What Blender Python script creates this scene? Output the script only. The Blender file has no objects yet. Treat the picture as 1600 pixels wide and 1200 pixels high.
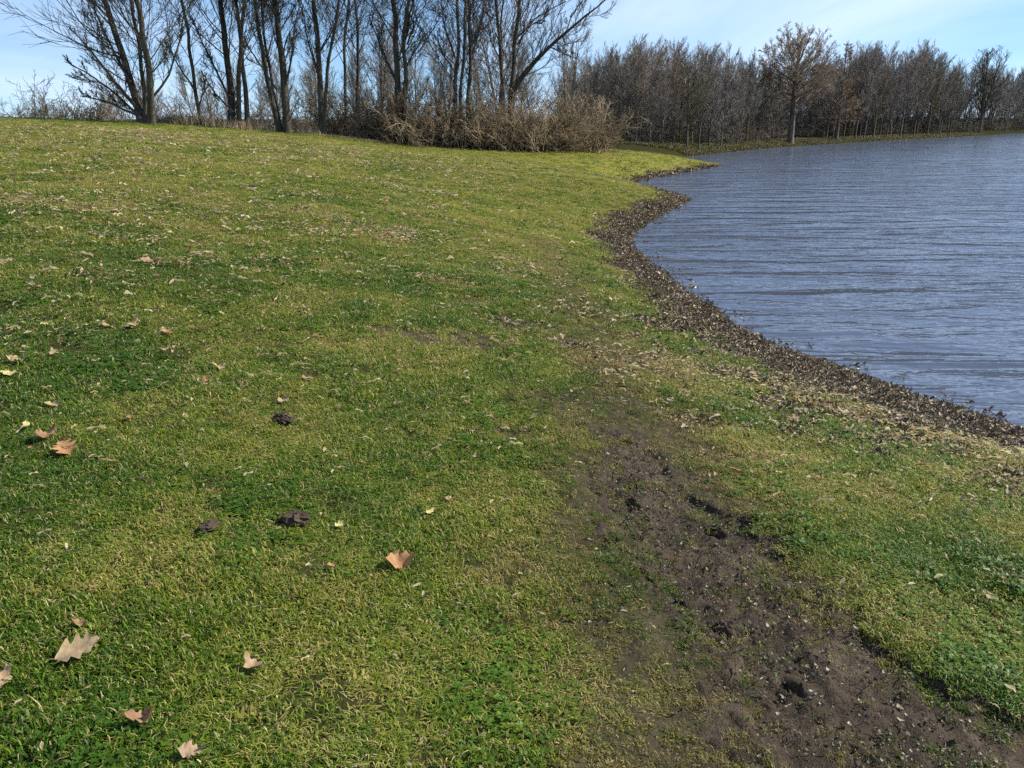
import bpy, math, random
import numpy as np
from mathutils import Vector, Matrix, noise as mnoise

random.seed(7)
rng = np.random.default_rng(11)
S = bpy.context.scene
COL = S.collection

# ------------------------------------------------------------------ camera
F = 1256.0                       # focal length in pixels of a 1600 px wide frame
EYE = 2.45                       # eye height above the lake
PITCH = math.atan(415.0 / F)
cam = bpy.data.cameras.new('camera')
cam.sensor_width = 36.0
cam.lens = 36.0 * F / 1600.0
cam.clip_start = 0.05
cam.clip_end = 5000.0
cam_o = bpy.data.objects.new('camera', cam)
cam_o.location = (0, 0, EYE)
cam_o.rotation_euler = (math.pi / 2 - PITCH, 0, 0)
COL.objects.link(cam_o)
S.camera = cam_o

# ------------------------------------------------------------------ sky and sun
SUN_EL = math.radians(40)
SUN_AZ = math.radians(80)        # clockwise from +Y (the view direction)
w = bpy.data.worlds.new('World')
S.world = w
w.use_nodes = True
nt = w.node_tree
nt.nodes.clear()
W = nt.nodes.new
out = W('ShaderNodeOutputWorld')
bg = W('ShaderNodeBackground')
bg.inputs['Strength'].default_value = 0.088
sky = W('ShaderNodeTexSky')
sky.sky_type = 'NISHITA'
sky.sun_disc = False
sky.sun_elevation = SUN_EL
sky.sun_rotation = SUN_AZ
sky.altitude = 0
sky.air_density = 1.0
sky.dust_density = 0.15
sky.ozone_density = 3.0
tc = W('ShaderNodeTexCoord')
# thin cirrus veil: noise on a flat cloud layer seen in perspective
sep = W('ShaderNodeSeparateXYZ')
mx = W('ShaderNodeMath'); mx.operation = 'ADD'; mx.inputs[1].default_value = 0.16
dx = W('ShaderNodeMath'); dx.operation = 'DIVIDE'
dy = W('ShaderNodeMath'); dy.operation = 'DIVIDE'
mab = W('ShaderNodeMath'); mab.operation = 'ABSOLUTE'
cmb = W('ShaderNodeCombineXYZ')
nz = W('ShaderNodeTexNoise'); nz.inputs['Scale'].default_value = 0.55; nz.inputs['Detail'].default_value = 6; nz.inputs['Roughness'].default_value = 0.55; nz.inputs['Distortion'].default_value = 0.6
mp = W('ShaderNodeMapping'); mp.inputs['Scale'].default_value = (1.0, 0.42, 1.0); mp.inputs['Location'].default_value = (3.1, 1.2, 0.0); mp.inputs['Rotation'].default_value = (0, 0, 0.35)
rp = W('ShaderNodeValToRGB')
rp.color_ramp.elements[0].position = 0.40; rp.color_ramp.elements[0].color = (0.10, 0.10, 0.10, 1)
rp.color_ramp.elements[1].position = 0.66; rp.color_ramp.elements[1].color = (0.72, 0.72, 0.72, 1)
mixc = W('ShaderNodeMix'); mixc.data_type = 'RGBA'
mixc.inputs[7].default_value = (6.2, 6.9, 8.0, 1)
L = nt.links.new
L(tc.outputs['Generated'], sep.inputs[0])
lift = W('ShaderNodeVectorMath'); lift.operation = 'ADD'; lift.inputs[1].default_value = (0, 0, 0.10)
nrm = W('ShaderNodeVectorMath'); nrm.operation = 'NORMALIZE'
L(tc.outputs['Generated'], lift.inputs[0]); L(lift.outputs[0], nrm.inputs[0]); L(nrm.outputs[0], sky.inputs['Vector'])
L(sep.outputs['Z'], mab.inputs[0]); L(mab.outputs[0], mx.inputs[0])
L(sep.outputs['X'], dx.inputs[0]); L(mx.outputs[0], dx.inputs[1])
L(sep.outputs['Y'], dy.inputs[0]); L(mx.outputs[0], dy.inputs[1])
L(dx.outputs[0], cmb.inputs[0]); L(dy.outputs[0], cmb.inputs[1])
L(cmb.outputs[0], mp.inputs['Vector']); L(mp.outputs[0], nz.inputs['Vector'])
L(nz.outputs['Fac'], rp.inputs['Fac'])
L(rp.outputs['Color'], mixc.inputs[0]); L(sky.outputs['Color'], mixc.inputs[6])
hsv = W('ShaderNodeHueSaturation'); hsv.inputs['Saturation'].default_value = 1.22
L(mixc.outputs[2], hsv.inputs['Color'])
L(hsv.outputs[0], bg.inputs['Color']); L(bg.outputs[0], out.inputs['Surface'])

sun = bpy.data.lights.new('sun', 'SUN')
sun.energy = 4.8
sun.angle = math.radians(0.55)
sun.color = (1.0, 0.94, 0.83)
sun_o = bpy.data.objects.new('sun', sun)
sd = Vector((math.sin(SUN_AZ) * math.cos(SUN_EL), math.cos(SUN_AZ) * math.cos(SUN_EL), math.sin(SUN_EL)))
sun_o.rotation_euler = sd.to_track_quat('Z', 'Y').to_euler()
sun_o.location = sd * 60
COL.objects.link(sun_o)

S.view_settings.view_transform = 'Standard'
S.view_settings.look = 'None'
S.view_settings.exposure = 0.95
S.view_settings.gamma = 1.0
S.cycles.max_bounces = 3
S.cycles.diffuse_bounces = 1
S.cycles.glossy_bounces = 2
S.cycles.transmission_bounces = 2
S.cycles.transparent_max_bounces = 4
S.cycles.use_adaptive_sampling = True
S.cycles.adaptive_threshold = 0.018
S.cycles.adaptive_min_samples = 24
S.cycles.use_denoising = False
S.cycles.debug_use_spatial_splits = True
S.cycles.caustics_reflective = False
S.cycles.caustics_refractive = False

# ------------------------------------------------------------------ numeric helpers
def hash2(ix, iy, seed):
    h = (ix.astype(np.int64) * 374761393 + iy.astype(np.int64) * 668265263 + seed * 1442695041) & 0xffffffff
    h = ((h ^ (h >> 13)) * 1274126177) & 0xffffffff
    return ((h ^ (h >> 16)) & 0xffffff) / float(0xffffff)

def vnoise(x, y, seed=0):
    x = np.asarray(x, float); y = np.asarray(y, float)
    ix = np.floor(x); iy = np.floor(y)
    fx = x - ix; fy = y - iy
    ux = fx * fx * (3 - 2 * fx); uy = fy * fy * (3 - 2 * fy)
    a = hash2(ix, iy, seed); b = hash2(ix + 1, iy, seed)
    c = hash2(ix, iy + 1, seed); d = hash2(ix + 1, iy + 1, seed)
    return (a * (1 - ux) + b * ux) * (1 - uy) + (c * (1 - ux) + d * ux) * uy

def fbm(x, y, octaves=4, seed=0, gain=0.5):
    s = 0; a = 1; t = 0
    for o in range(octaves):
        s = s + a * vnoise(x * 2 ** o + 17.3 * o, y * 2 ** o - 9.1 * o, seed + o)
        t += a; a *= gain
    return s / t

def smooth(a, b, x):
    t = np.clip((np.asarray(x, float) - a) / (b - a), 0, 1)
    return t * t * (3 - 2 * t)

def ray(px, py):
    cx = (px - 800.0) / F; cy = (600.0 - py) / F
    return np.array([cx, math.cos(PITCH) + math.sin(PITCH) * cy, -math.sin(PITCH) + math.cos(PITCH) * cy])

def on_water(px, py):
    d = ray(px, py); t = EYE / -d[2]
    return d[0] * t, d[1] * t

def at_depth(px, py, Y):
    d = ray(px, py); t = Y / d[1]
    return np.array([d[0] * t, Y, EYE + d[2] * t])

def seg_dist(px, py, poly, closed=False):
    """distance from points to a polyline"""
    best = np.full(px.shape, 1e9)
    n = len(poly)
    for i in range(n if closed else n - 1):
        ax, ay = poly[i]; bx, by = poly[(i + 1) % n]
        vx, vy = bx - ax, by - ay
        L2 = vx * vx + vy * vy + 1e-12
        t = np.clip(((px - ax) * vx + (py - ay) * vy) / L2, 0, 1)
        d = (px - ax - t * vx) ** 2 + (py - ay - t * vy) ** 2
        best = np.minimum(best, d)
    return np.sqrt(best)

def inside(px, py, poly):
    r = np.zeros(px.shape, bool)
    n = len(poly)
    for i in range(n):
        ax, ay = poly[i]; bx, by = poly[(i + 1) % n]
        c = ((ay > py) != (by > py)) & (px < (bx - ax) * (py - ay) / (by - ay + 1e-15) + ax)
        r ^= c
    return r

# ------------------------------------------------------------------ terrain as a function
near_px = [(1600, 674), (1540, 655), (1480, 636), (1400, 607), (1330, 582), (1250, 556), (1190, 530), (1140, 504), (1108, 476),
           (1070, 455), (1040, 430), (1010, 405), (988, 387), (986, 370), (1010, 350), (1040, 332), (1072, 317), (1080, 311)]
shore = [on_water(*p) for p in near_px]
bay = [(1052, 301.5), (1015, 294), (984, 288), (990, 285), (1014, 280), (1077, 268.5), (1137, 257.5)]
shore += [on_water(*p) for p in bay]
shore += [(9.4, 47.5), (9.2, 51.0)]
far_px = [(1080, 243.5), (1160, 235), (1240, 228.5), (1350, 221.5), (1440, 216.5), (1530, 212), (1600, 207.5), (1680, 205)]
shore += [on_water(*p) for p in far_px]
near_start = shore[0]
lake = [(24, -45), (14, -18), (9.4, -3), (6.6, 3.0)] + shore + [(190, 175), (280, 150), (300, 20), (200, -60)]
lake = [tuple(map(float, p)) for p in lake]

crest = np.array([(-500, 172, 30), (0, 183.5, 32), (250, 194, 34), (500, 212, 36), (620, 227, 37), (800, 234.5, 40),
                  (950, 236, 43), (1050, 243, 45), (1130, 250, 46), (1250, 230, 70), (1600, 204, 145), (2200, 200, 150)], float)
_th = []; _rc = []; _hc = []
for x_, y_, Y_ in crest:
    p = at_depth(x_, y_, Y_)
    _th.append(math.atan2(p[0], p[1])); _rc.append(math.hypot(p[0], p[1])); _hc.append(p[2])
_th = np.array(_th); _rc = np.array(_rc); _hc = np.array(_hc)

def shore_d(x, y):
    d = seg_dist(x, y, lake, True)
    return np.where(inside(x, y, lake), -d, d)

def bank_s(d, r):
    sc = np.interp(r, [0, 38, 50, 60], [2.9, 2.4, 1.3, 0.9])
    return 1 - np.exp(-(np.maximum(d, 0) / sc) ** 1.25)

_cx = _rc * np.sin(_th); _cy = _rc * np.cos(_th)
_hc = np.where(_rc < 47, _hc / np.maximum(bank_s(shore_d(_cx, _cy), _rc), 0.45), _hc)
G0 = 0.92 / float(bank_s(shore_d(np.zeros(1), np.zeros(1)), np.zeros(1))[0])

def base_z(x, y, d=None):
    x = np.asarray(x, float); y = np.asarray(y, float)
    if d is None:
        d = shore_d(x, y)
    th = np.arctan2(x, y); r = np.hypot(x, y)
    rc = np.interp(th, _th, _rc); hc = np.interp(th, _th, _hc)
    hc = np.maximum(hc, 0.5)
    s = r / rc
    g = np.where(s < 1, 0.5 * s * (2 - s) + 0.5 * s, 1.0)
    z = G0 + (hc - G0) * g
    over = np.maximum(r - rc, 0)
    z = np.where(over > 0, np.maximum(hc - 0.035 * over * smooth(0, 6, over), np.minimum(hc, 0.85)), z)
    z = z + smooth(14, 60, d) * 2.0 * smooth(48, 60, r) * smooth(0.08, 0.2, th)
    dn = d + (fbm(x * 1.3, y * 1.3, 3, 5) - 0.5) * 0.35 * smooth(-1, 0.5, d)
    bank = bank_s(dn, r)
    zz = z * bank
    under = np.maximum(-0.22 * np.maximum(-dn, 0), -1.6)
    zz = np.where(dn > 0, zz, under)
    zz = zz + (fbm(x * 0.45, y * 0.45, 3, 21) - 0.5) * 0.10 * smooth(0.5, 3, d) * smooth(60, 20, r)
    return zz

def ground_hit(px, py):
    """world point where the sight line of a pixel meets the lawn"""
    d = ray(px, py)
    t = np.concatenate([np.linspace(1.0, 12, 900), np.linspace(12, 70, 900)])
    X = d[0] * t; Y = d[1] * t; Z = EYE + d[2] * t
    h = base_z(X, Y)
    k = np.where(Z < h)[0]
    i = k[0] if len(k) else len(t) - 1
    return np.array([X[i], Y[i], h[i]])

# worn path, in metres on the ground
bare_px = [(938, 668), (985, 672), (1025, 700), (1060, 745), (1100, 778), (1190, 812), (1225, 850), (1262, 898), (1335, 958), (1425, 1022),
           (1500, 1062), (1600, 1135), (1720, 1235), (1500, 1350), (1240, 1300), (1190, 1195), (1135, 1090), (1085, 985), (1000, 895), (955, 840), (925, 770), (930, 700)]
bare = [tuple(ground_hit(*p)[:2]) for p in bare_px]
worn_px = [(850, 375), (868, 412), (890, 455), (925, 505), (952, 560), (978, 620), (985, 700), (1030, 800), (1090, 930), (1140, 1060), (1200, 1250)]
worn = [tuple(ground_hit(*p)[:2]) for p in worn_px]
patch_px = [((712, 442), 0.22), ((738, 470), 0.22), ((775, 500), 0.28), ((690, 533), 0.25), ((745, 530), 0.3), ((620, 520), 0.2), ((800, 505), .15)]
patches = [(ground_hit(*p)[:2], s) for p, s in patch_px]
print_px = [((1003, 898), 0.075, 0.014), ((985, 888), 0.05, 0.012), ((1128, 979), 0.055, 0.020), ((1115, 828), 0.045, 0.028), ((985, 780), 0.05, 0.024),
            ((990, 752), 0.05, 0.022), ((1060, 935), 0.06, 0.012), ((1240, 1066), 0.05, 0.024)]
prints = [(ground_hit(*p)[:2], a, b) for p, a, b in print_px]
PDIR = np.array([0.42, -0.9]); PDIR /= np.linalg.norm(PDIR)

def bare_sd(x, y):
    d = seg_dist(x, y, bare, True)
    d = np.where(inside(x, y, bare), d, -d)
    return d + (fbm(x * 6, y * 6, 5, 33, 0.65) - 0.5) * 0.34 + (fbm(x * 2.1, y * 2.1, 2, 35) - 0.5) * 0.12 - 0.03

def worn_mask(x, y):
    d = seg_dist(x, y, worn)
    r = np.hypot(x, y)
    wd = np.interp(y, [2, 4, 8, 14, 18], [0.75, 0.6, 0.45, 0.40, .4])
    m = smooth(1.25, 0.15, d / wd + (fbm(x * 3, y * 3, 4, 41) - 0.5) * 1.5)
    return m * smooth(20, 14, y) * np.interp(y, [4, 8], [1, .62])

def patch_mask(x, y):
    m = np.zeros(np.shape(x))
    for (c, s) in patches:
        dd = np.hypot((x - c[0]) / 1.3, y - c[1]) / s
        m = np.maximum(m, smooth(1.3, 0.3, dd + (fbm(x * 6, y * 6, 3, 51) - 0.5) * 2.2))
    return m

def carve(x, y):
    """depth of the trodden hollow below the lawn"""
    sd_ = bare_sd(x, y)
    return smooth(-0.06, 0.05, sd_) * 0.050 + worn_mask(x, y) * 0.012

def ground_z(x, y, d=None):
    x = np.asarray(x, float); y = np.asarray(y, float)
    z = base_z(x, y, d)
    r = np.hypot(x, y)
    m = r < 22
    if m.any():
        xm, ym = x[m], y[m]
        zz = z[m] - carve(xm, ym) - 0.012 * patch_mask(xm, ym)
        zz += (fbm(xm * 5, ym * 5, 3, 61) - 0.5) * 0.022
        z = z.copy(); z[m] = zz
    return z

# ------------------------------------------------------------------ mesh helpers
def fast_mesh(name, verts, faces, nside, smooth_shade=True, mats=None, mat_index=None):
    me = bpy.data.meshes.new(name)
    verts = np.ascontiguousarray(verts, np.float32).reshape(-1, 3)
    faces = np.ascontiguousarray(faces, np.int32).reshape(-1, nside)
    nf = len(faces)
    me.vertices.add(len(verts)); me.vertices.foreach_set('co', verts.ravel())
    me.loops.add(nf * nside); me.loops.foreach_set('vertex_index', faces.ravel())
    me.polygons.add(nf)
    me.polygons.foreach_set('loop_start', np.arange(0, nf * nside, nside, dtype=np.int32))
    me.polygons.foreach_set('use_smooth', np.full(nf, smooth_shade, bool))
    for m in (mats or []):
        me.materials.append(m)
    if mat_index is not None:
        me.polygons.foreach_set('material_index', np.asarray(mat_index, np.int32))
    me.update(calc_edges=True)
    return me

def link(name, me, parent=None, **props):
    o = bpy.data.objects.new(name, me)
    COL.objects.link(o)
    if parent is not None:
        o.parent = parent
    for k, v in props.items():
        o[k] = v
    return o

def grid_faces(nr, nc, wrap=False):
    i = np.arange(nr - 1)[:, None]; j = np.arange(nc if wrap else nc - 1)[None, :]
    a = i * nc + j; b = i * nc + (j + 1) % nc
    return np.stack([a, b, b + nc, a + nc], -1).reshape(-1, 4)

def set_attr(me, name, vals):
    at = me.attributes.new(name, 'FLOAT', 'POINT')
    at.data.foreach_set('value', np.ascontiguousarray(vals, np.float32).ravel())

# ------------------------------------------------------------------ materials
class NT:
    def __init__(s, name):
        s.m = bpy.data.materials.new(name); s.m.use_nodes = True
        s.t = s.m.node_tree; s.t.nodes.clear()
        s.out = s.n('ShaderNodeOutputMaterial')
    def n(s, k, **kw):
        nd = s.t.nodes.new(k)
        for a, b in kw.items(): setattr(nd, a, b)
        return nd
    def l(s, a, b): s.t.links.new(a, b)
    def set(s, sock, v):
        if hasattr(v, 'is_linked') or hasattr(v, 'links'): s.l(v, sock)
        else: sock.default_value = v
    def noise(s, scale, detail=4, rough=0.6, vec=None, dist=0.0):
        nd = s.n('ShaderNodeTexNoise'); nd.inputs['Scale'].default_value = scale
        nd.inputs['Detail'].default_value = detail; nd.inputs['Roughness'].default_value = rough
        nd.inputs['Distortion'].default_value = dist
        if vec is not None: s.l(vec, nd.inputs['Vector'])
        return nd.outputs['Fac']
    def ramp(s, fac, stops):
        nd = s.n('ShaderNodeValToRGB'); s.l(fac, nd.inputs['Fac'])
        cr = nd.color_ramp
        while len(cr.elements) < len(stops): cr.elements.new(0.5)
        for e, (p, c) in zip(cr.elements, stops):
            e.position = p
            e.color = (c, c, c, 1) if isinstance(c, (int, float)) else (*c, 1)
        return nd.outputs['Color']
    def mix(s, fac, a, b, blend='MIX'):
        nd = s.n('ShaderNodeMix', data_type='RGBA', blend_type=blend)
        s.set(nd.inputs[0], fac)
        for k, v in ((6, a), (7, b)):
            if isinstance(v, tuple): nd.inputs[k].default_value = (*v[:3], 1)
            else: s.l(v, nd.inputs[k])
        return nd.outputs[2]
    def math(s, op, a, b=0.0, clamp=False):
        nd = s.n('ShaderNodeMath', operation=op, use_clamp=clamp)
        s.set(nd.inputs[0], a); s.set(nd.inputs[1], b)
        return nd.outputs[0]
    def attr(s, name, kind='GEOMETRY'):
        nd = s.n('ShaderNodeAttribute', attribute_name=name, attribute_type=kind)
        return nd
    def bump(s, h, strength, dist):
        nd = s.n('ShaderNodeBump'); nd.inputs['Strength'].default_value = strength; nd.inputs['Distance'].default_value = dist
        s.l(h, nd.inputs['Height'])
        return nd.outputs[0]
    def principled(s, color, rough=0.8, spec=0.3, normal=None):
        nd = s.n('ShaderNodeBsdfPrincipled')
        if isinstance(color, tuple): nd.inputs['Base Color'].default_value = (*color, 1)
        else: s.l(color, nd.inputs['Base Color'])
        s.set(nd.inputs['Roughness'], rough)
        nd.inputs['Specular IOR Level'].default_value = spec
        if normal is not None: s.l(normal, nd.inputs['Normal'])
        return nd
    def done(s, sh):
        s.l(sh.outputs[0], s.out.inputs['Surface']); return s.m

def mat_ground():
    t = NT('lawn_soil')
    pos = t.n('ShaderNodeNewGeometry').outputs['Position']
    n1 = t.noise(0.35, 5, 0.6, pos); n2 = t.noise(9, 5, 0.65, pos); n3 = t.noise(70, 3, 0.7, pos); n4 = t.noise(2.2, 4, .6, pos)
    green = t.ramp(n2, [(0.25, (0.020, 0.034, 0.008)), (0.5, (0.052, 0.072, 0.016)), (0.75, (0.115, 0.115, 0.036))])
    olive = t.ramp(n4, [(0.3, (0.066, 0.084, 0.012)), (0.7, (0.150, 0.146, 0.030))])
    lawn = t.mix(t.ramp(n1, [(0.35, 0.15), (0.65, 0.75)]), green, olive)
    lawn = t.mix(t.attr('dry').outputs['Fac'], lawn, (0.185, 0.175, 0.040))
    lawn = t.mix(0.75, lawn, t.ramp(n3, [(0.3, 0.45), (0.55, 1.0), (0.75, 1.5)]), 'MULTIPLY')
    thatch = t.ramp(n2, [(0.3, (0.016, 0.020, 0.006)), (0.7, (0.046, 0.044, 0.018))])
    lawn = t.mix(t.attr('thatch').outputs['Fac'], lawn, thatch)
    soil = t.ramp(n2, [(0.3, (0.030, 0.024, 0.016)), (0.7, (0.078, 0.064, 0.046))])
    soil = t.mix(0.6, soil, t.ramp(n3, [(0.3, 0.5), (0.7, 1.35)]), 'MULTIPLY')
    c = t.mix(t.attr('dirt').outputs['Fac'], lawn, soil)
    silt = t.ramp(n2, [(0.3, (0.024, 0.017, 0.011)), (0.7, (0.062, 0.046, 0.031))])
    c = t.mix(t.attr('shore').outputs['Fac'], c, silt)
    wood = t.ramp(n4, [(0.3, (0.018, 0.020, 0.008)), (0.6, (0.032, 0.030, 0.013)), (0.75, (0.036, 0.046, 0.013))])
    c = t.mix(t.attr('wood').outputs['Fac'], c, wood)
    h = t.math('ADD', n2, t.math('MULTIPLY', n3, 0.35))
    df = t.n('ShaderNodeBsdfDiffuse'); t.l(c, df.inputs['Color']); t.l(t.bump(h, 0.7, 0.03), df.inputs['Normal'])
    return t.done(df)

def mat_mud():
    t = NT('wet_trodden_mud')
    pos = t.n('ShaderNodeNewGeometry').outputs['Position']
    n1 = t.noise(5, 5, 0.6, pos); n2 = t.noise(45, 4, 0.7, pos); n3 = t.noise(160, 3, 0.7, pos)
    c = t.ramp(n1, [(0.3, (0.024, 0.016, 0.0095)), (0.5, (0.046, 0.033, 0.021)), (0.72, (0.080, 0.060, 0.041))])
    c = t.mix(0.55, c, t.ramp(n2, [(0.3, 0.5), (0.7, 1.45)]), 'MULTIPLY')
    c = t.mix(0.4, c, t.ramp(n3, [(0.3, 0.5), (0.7, 1.5)]), 'MULTIPLY')
    r = t.ramp(n1, [(0.3, 0.42), (0.7, 0.75)])
    h = t.math('ADD', n2, t.math('MULTIPLY', n3, 0.5))
    return t.done(t.principled(c, r, 0.12, t.bump(h, 1.0, 0.016)))

def mat_water():
    t = NT('lake_water')
    pos = t.n('ShaderNodeNewGeometry').outputs['Position']
    def wavy(rot, sx, sy, scale, detail, dist=0.4):
        m = t.n('ShaderNodeMapping'); m.inputs['Rotation'].default_value = (0, 0, rot); m.inputs['Scale'].default_value = (sx, sy, 1)
        t.l(pos, m.inputs['Vector'])
        return t.noise(scale, detail, 0.55, m.outputs[0], dist)
    a = wavy(0.45, 0.26, 1.0, 1.1, 1.5, 0.8)
    b = wavy(0.20, 0.34, 1.0, 3.4, 2)
    c = wavy(-0.15, 0.5, 1.0, 9.0, 2)
    gust = t.ramp(wavy(0.3, 0.5, 1.0, 0.11, 2), [(0.35, 0.35), (0.62, 1.15)])
    h = t.math('ADD', t.math('MULTIPLY', b, 0.070), t.math('MULTIPLY', c, 0.022))
    h = t.math('MULTIPLY', h, gust)
    h = t.math('ADD', h, t.math('MULTIPLY', a, 0.22))
    bp = t.bump(h, 1.0, 1.0)
    p = t.principled((0.062, 0.077, 0.112), 0.11, 0.5, bp)
    p.inputs['IOR'].default_value = 1.333
    return t.done(p)

def mat_bark(name, lo, hi, spec=0.2):
    t = NT(name)
    tc_ = t.n('ShaderNodeTexCoord').outputs['Object']
    m = t.n('ShaderNodeMapping'); m.inputs['Scale'].default_value = (9, 9, 1.6); t.l(tc_, m.inputs['Vector'])
    n1 = t.noise(1.0, 5, 0.65, m.outputs[0]); n2 = t.noise(0.5, 3, 0.5, tc_)
    c = t.ramp(n1, [(0.3, lo), (0.7, hi)])
    c = t.mix(0.5, c, t.ramp(n2, [(0.35, (0.7, 0.72, 0.6)), (0.65, (1.2, 1.15, 1.1))]), 'MULTIPLY')
    return t.done(t.principled(c, 0.85, spec, t.bump(n1, 0.6, 0.04)))

def mat_twig(name, a, b):
    t = NT(name)
    tc_ = t.n('ShaderNodeTexCoord').outputs['Object']
    n1 = t.noise(0.8, 3, 0.6, tc_)
    return t.done(t.principled(t.ramp(n1, [(0.35, a), (0.65, b)]), 0.8, 0.25))

def mat_blade(name, kind='tint', color=None, trans=0.35):
    t = NT(name)
    if color is None:
        at = t.attr('tint', 'INSTANCER').outputs['Color']
        nz_ = t.noise(60, 2, 0.5, t.n('ShaderNodeTexCoord').outputs['Object'])
        c = t.mix(0.6, at, t.ramp(nz_, [(0.3, 0.6), (0.7, 1.4)]), 'MULTIPLY')
    else:
        inf = t.n('ShaderNodeObjectInfo').outputs['Random']
        c = t.ramp(inf, [(0.0, tuple(0.6 * v for v in color)), (0.5, color), (1.0, tuple(min(1, 1.35 * v) for v in color))])
    p = t.principled(c, 0.55, 0.30)
    tr = t.n('ShaderNodeBsdfTranslucent'); t.l(c, tr.inputs['Color'])
    mxs = t.n('ShaderNodeMixShader'); mxs.inputs[0].default_value = trans
    t.l(p.outputs[0], mxs.inputs[1]); t.l(tr.outputs[0], mxs.inputs[2])
    return t.done(mxs)

def mat_leaf(name, a, b):
    t = NT(name)
    tc_ = t.n('ShaderNodeTexCoord').outputs['Object']
    n1 = t.noise(40, 4, 0.6, tc_); n2 = t.noise(220, 3, .6, tc_)
    c = t.ramp(n1, [(0.3, a), (0.7, b)])
    p = t.principled(c, 0.6, 0.3, t.bump(n2, 0.4, 0.002))
    tr = t.n('ShaderNodeBsdfTranslucent'); t.l(c, tr.inputs['Color'])
    mxs = t.n('ShaderNodeMixShader'); mxs.inputs[0].default_value = 0.2
    t.l(p.outputs[0], mxs.inputs[1]); t.l(tr.outputs[0], mxs.inputs[2])
    return t.done(mxs)

M = dict(
    ground=mat_ground(), mud=mat_mud(), water=mat_water(),
    bark=mat_bark('grey_brown_bark', (0.030, 0.026, 0.020), (0.105, 0.092, 0.070)),
    bark_far=mat_bark('dark_bark', (0.050, 0.043, 0.035), (0.165, 0.142, 0.115)),
    twig=mat_twig('dark_twigs', (0.050, 0.041, 0.033), (0.105, 0.088, 0.070)),
    twig_far=mat_twig('brown_twigs', (0.105, 0.089, 0.070), (0.20, 0.17, 0.135)),
    twig_grey=mat_twig('grey_twigs', (0.12, 0.102, 0.090), (0.23, 0.20, 0.178)),
    twig_tan=mat_twig('tan_twigs', (0.15, 0.115, 0.078), (0.29, 0.22, 0.15)),
    twig_rust=mat_twig('rusty_twigs', (0.15, 0.092, 0.052), (0.25, 0.16, 0.092)),
    twig_olive=mat_twig('olive_twigs', (0.060, 0.052, 0.026), (0.115, 0.095, 0.048)),
    shrub=mat_twig('shrub_twigs', (0.14, 0.104, 0.063), (0.30, 0.228, 0.14)),
    straw=mat_twig('dry_straw', (0.22, 0.17, 0.10), (0.38, 0.30, 0.19)),
    blade=mat_blade('grass_blade'),
    chip=mat_blade('debris_chip', trans=0.15),
    straw_chip=mat_blade('straw_chip', trans=0.45),
    deadblade=mat_blade('dead_blade', color=(0.33, 0.27, 0.12), trans=0.25),
    leaf_pale=mat_leaf('pale_oak_leaf', (0.24, 0.165, 0.085), (0.42, 0.315, 0.185)),
    leaf_orange=mat_leaf('orange_oak_leaf', (0.25, 0.125, 0.05), (0.40, 0.22, 0.10)),
    leaf_brown=mat_leaf('brown_oak_leaf', (0.16, 0.085, 0.045), (0.34, 0.20, 0.11)),
    leaf_pink=mat_leaf('pinkish_oak_leaf', (0.22, 0.145, 0.08), (0.36, 0.25, 0.15)),
    leaf_yellow=mat_leaf('yellowed_leaf', (0.36, 0.31, 0.12), (0.52, 0.46, 0.20)),
    clod=mat_bark('dark_soil_clod', (0.020, 0.014, 0.009), (0.075, 0.055, 0.038)),
)

# ------------------------------------------------------------------ ground sheet
ang = np.concatenate([np.linspace(-math.pi, -0.80, 50)[:-1], np.linspace(-0.80, 0.80, 360), np.linspace(0.80, math.pi, 50)[1:-1]])
rad = np.concatenate([[0.02, 0.3, 0.6], np.geomspace(0.9, 60, 320), np.geomspace(60.6, 170, 110), np.geomspace(180, 1800, 25)])
RR, AA = np.meshgrid(rad, ang, indexing='ij')
GX = RR * np.sin(AA); GY = RR * np.cos(AA)
gd = shore_d(GX.ravel(), GY.ravel())
gz = ground_z(GX.ravel(), GY.ravel(), gd)
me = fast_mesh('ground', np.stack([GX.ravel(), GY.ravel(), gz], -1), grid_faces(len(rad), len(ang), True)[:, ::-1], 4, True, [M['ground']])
gx, gy, gr = GX.ravel(), GY.ravel(), RR.ravel()
near = gr < 25
dirt = np.zeros(len(gx))
dirt[near] = np.clip(np.maximum(smooth(-0.10, 0.05, bare_sd(gx[near], gy[near])), np.maximum(0.75 * worn_mask(gx[near], gy[near]), patch_mask(gx[near], gy[near]))), 0, 1)
set_attr(me, 'dirt', dirt)
set_attr(me, 'thatch', smooth(13, 5, gr))

def strip_w(x, y):
    """width of the brown debris strip along the water"""
    r = np.hypot(x, y)
    return np.interp(r, [0, 7, 10, 15, 20, 26, 35, 50], [1.9, 1.45, 0.8, 0.62, 0.9, 0.75, 0.55, 0.4]) * (0.25 + 1.5 * fbm(x * 1.3, y * 1.3, 4, 71, .6))

sw = strip_w(gx, gy)
set_attr(me, 'shore', smooth(sw + 0.18, sw - 0.12, gd) * (gr < 200))
rc_ = np.interp(np.arctan2(gx, gy), _th, _rc)
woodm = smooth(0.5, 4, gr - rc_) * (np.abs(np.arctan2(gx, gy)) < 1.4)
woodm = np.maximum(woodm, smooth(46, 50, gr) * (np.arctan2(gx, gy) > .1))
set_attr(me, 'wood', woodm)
set_attr(me, 'dry', smooth(6, 26, gr) * 0.55 * smooth(0.30, 0.62, fbm(gx * 0.22, gy * 0.22, 4, 81)) + 0.25 * smooth(10, 30, gr))
ground = link('ground', me, kind='structure')

# ------------------------------------------------------------------ water
xs = np.array([-5, 400.0]); ys = np.array([-80, 260.0])
wm = fast_mesh('lake', np.array([(-2, -80, 0), (420, -80, 0), (420, 240, 0), (-2, 240, 0)]), np.array([[0, 1, 2, 3]]), 4, False, [M['water']])
link('lake', wm, kind='structure')

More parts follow.
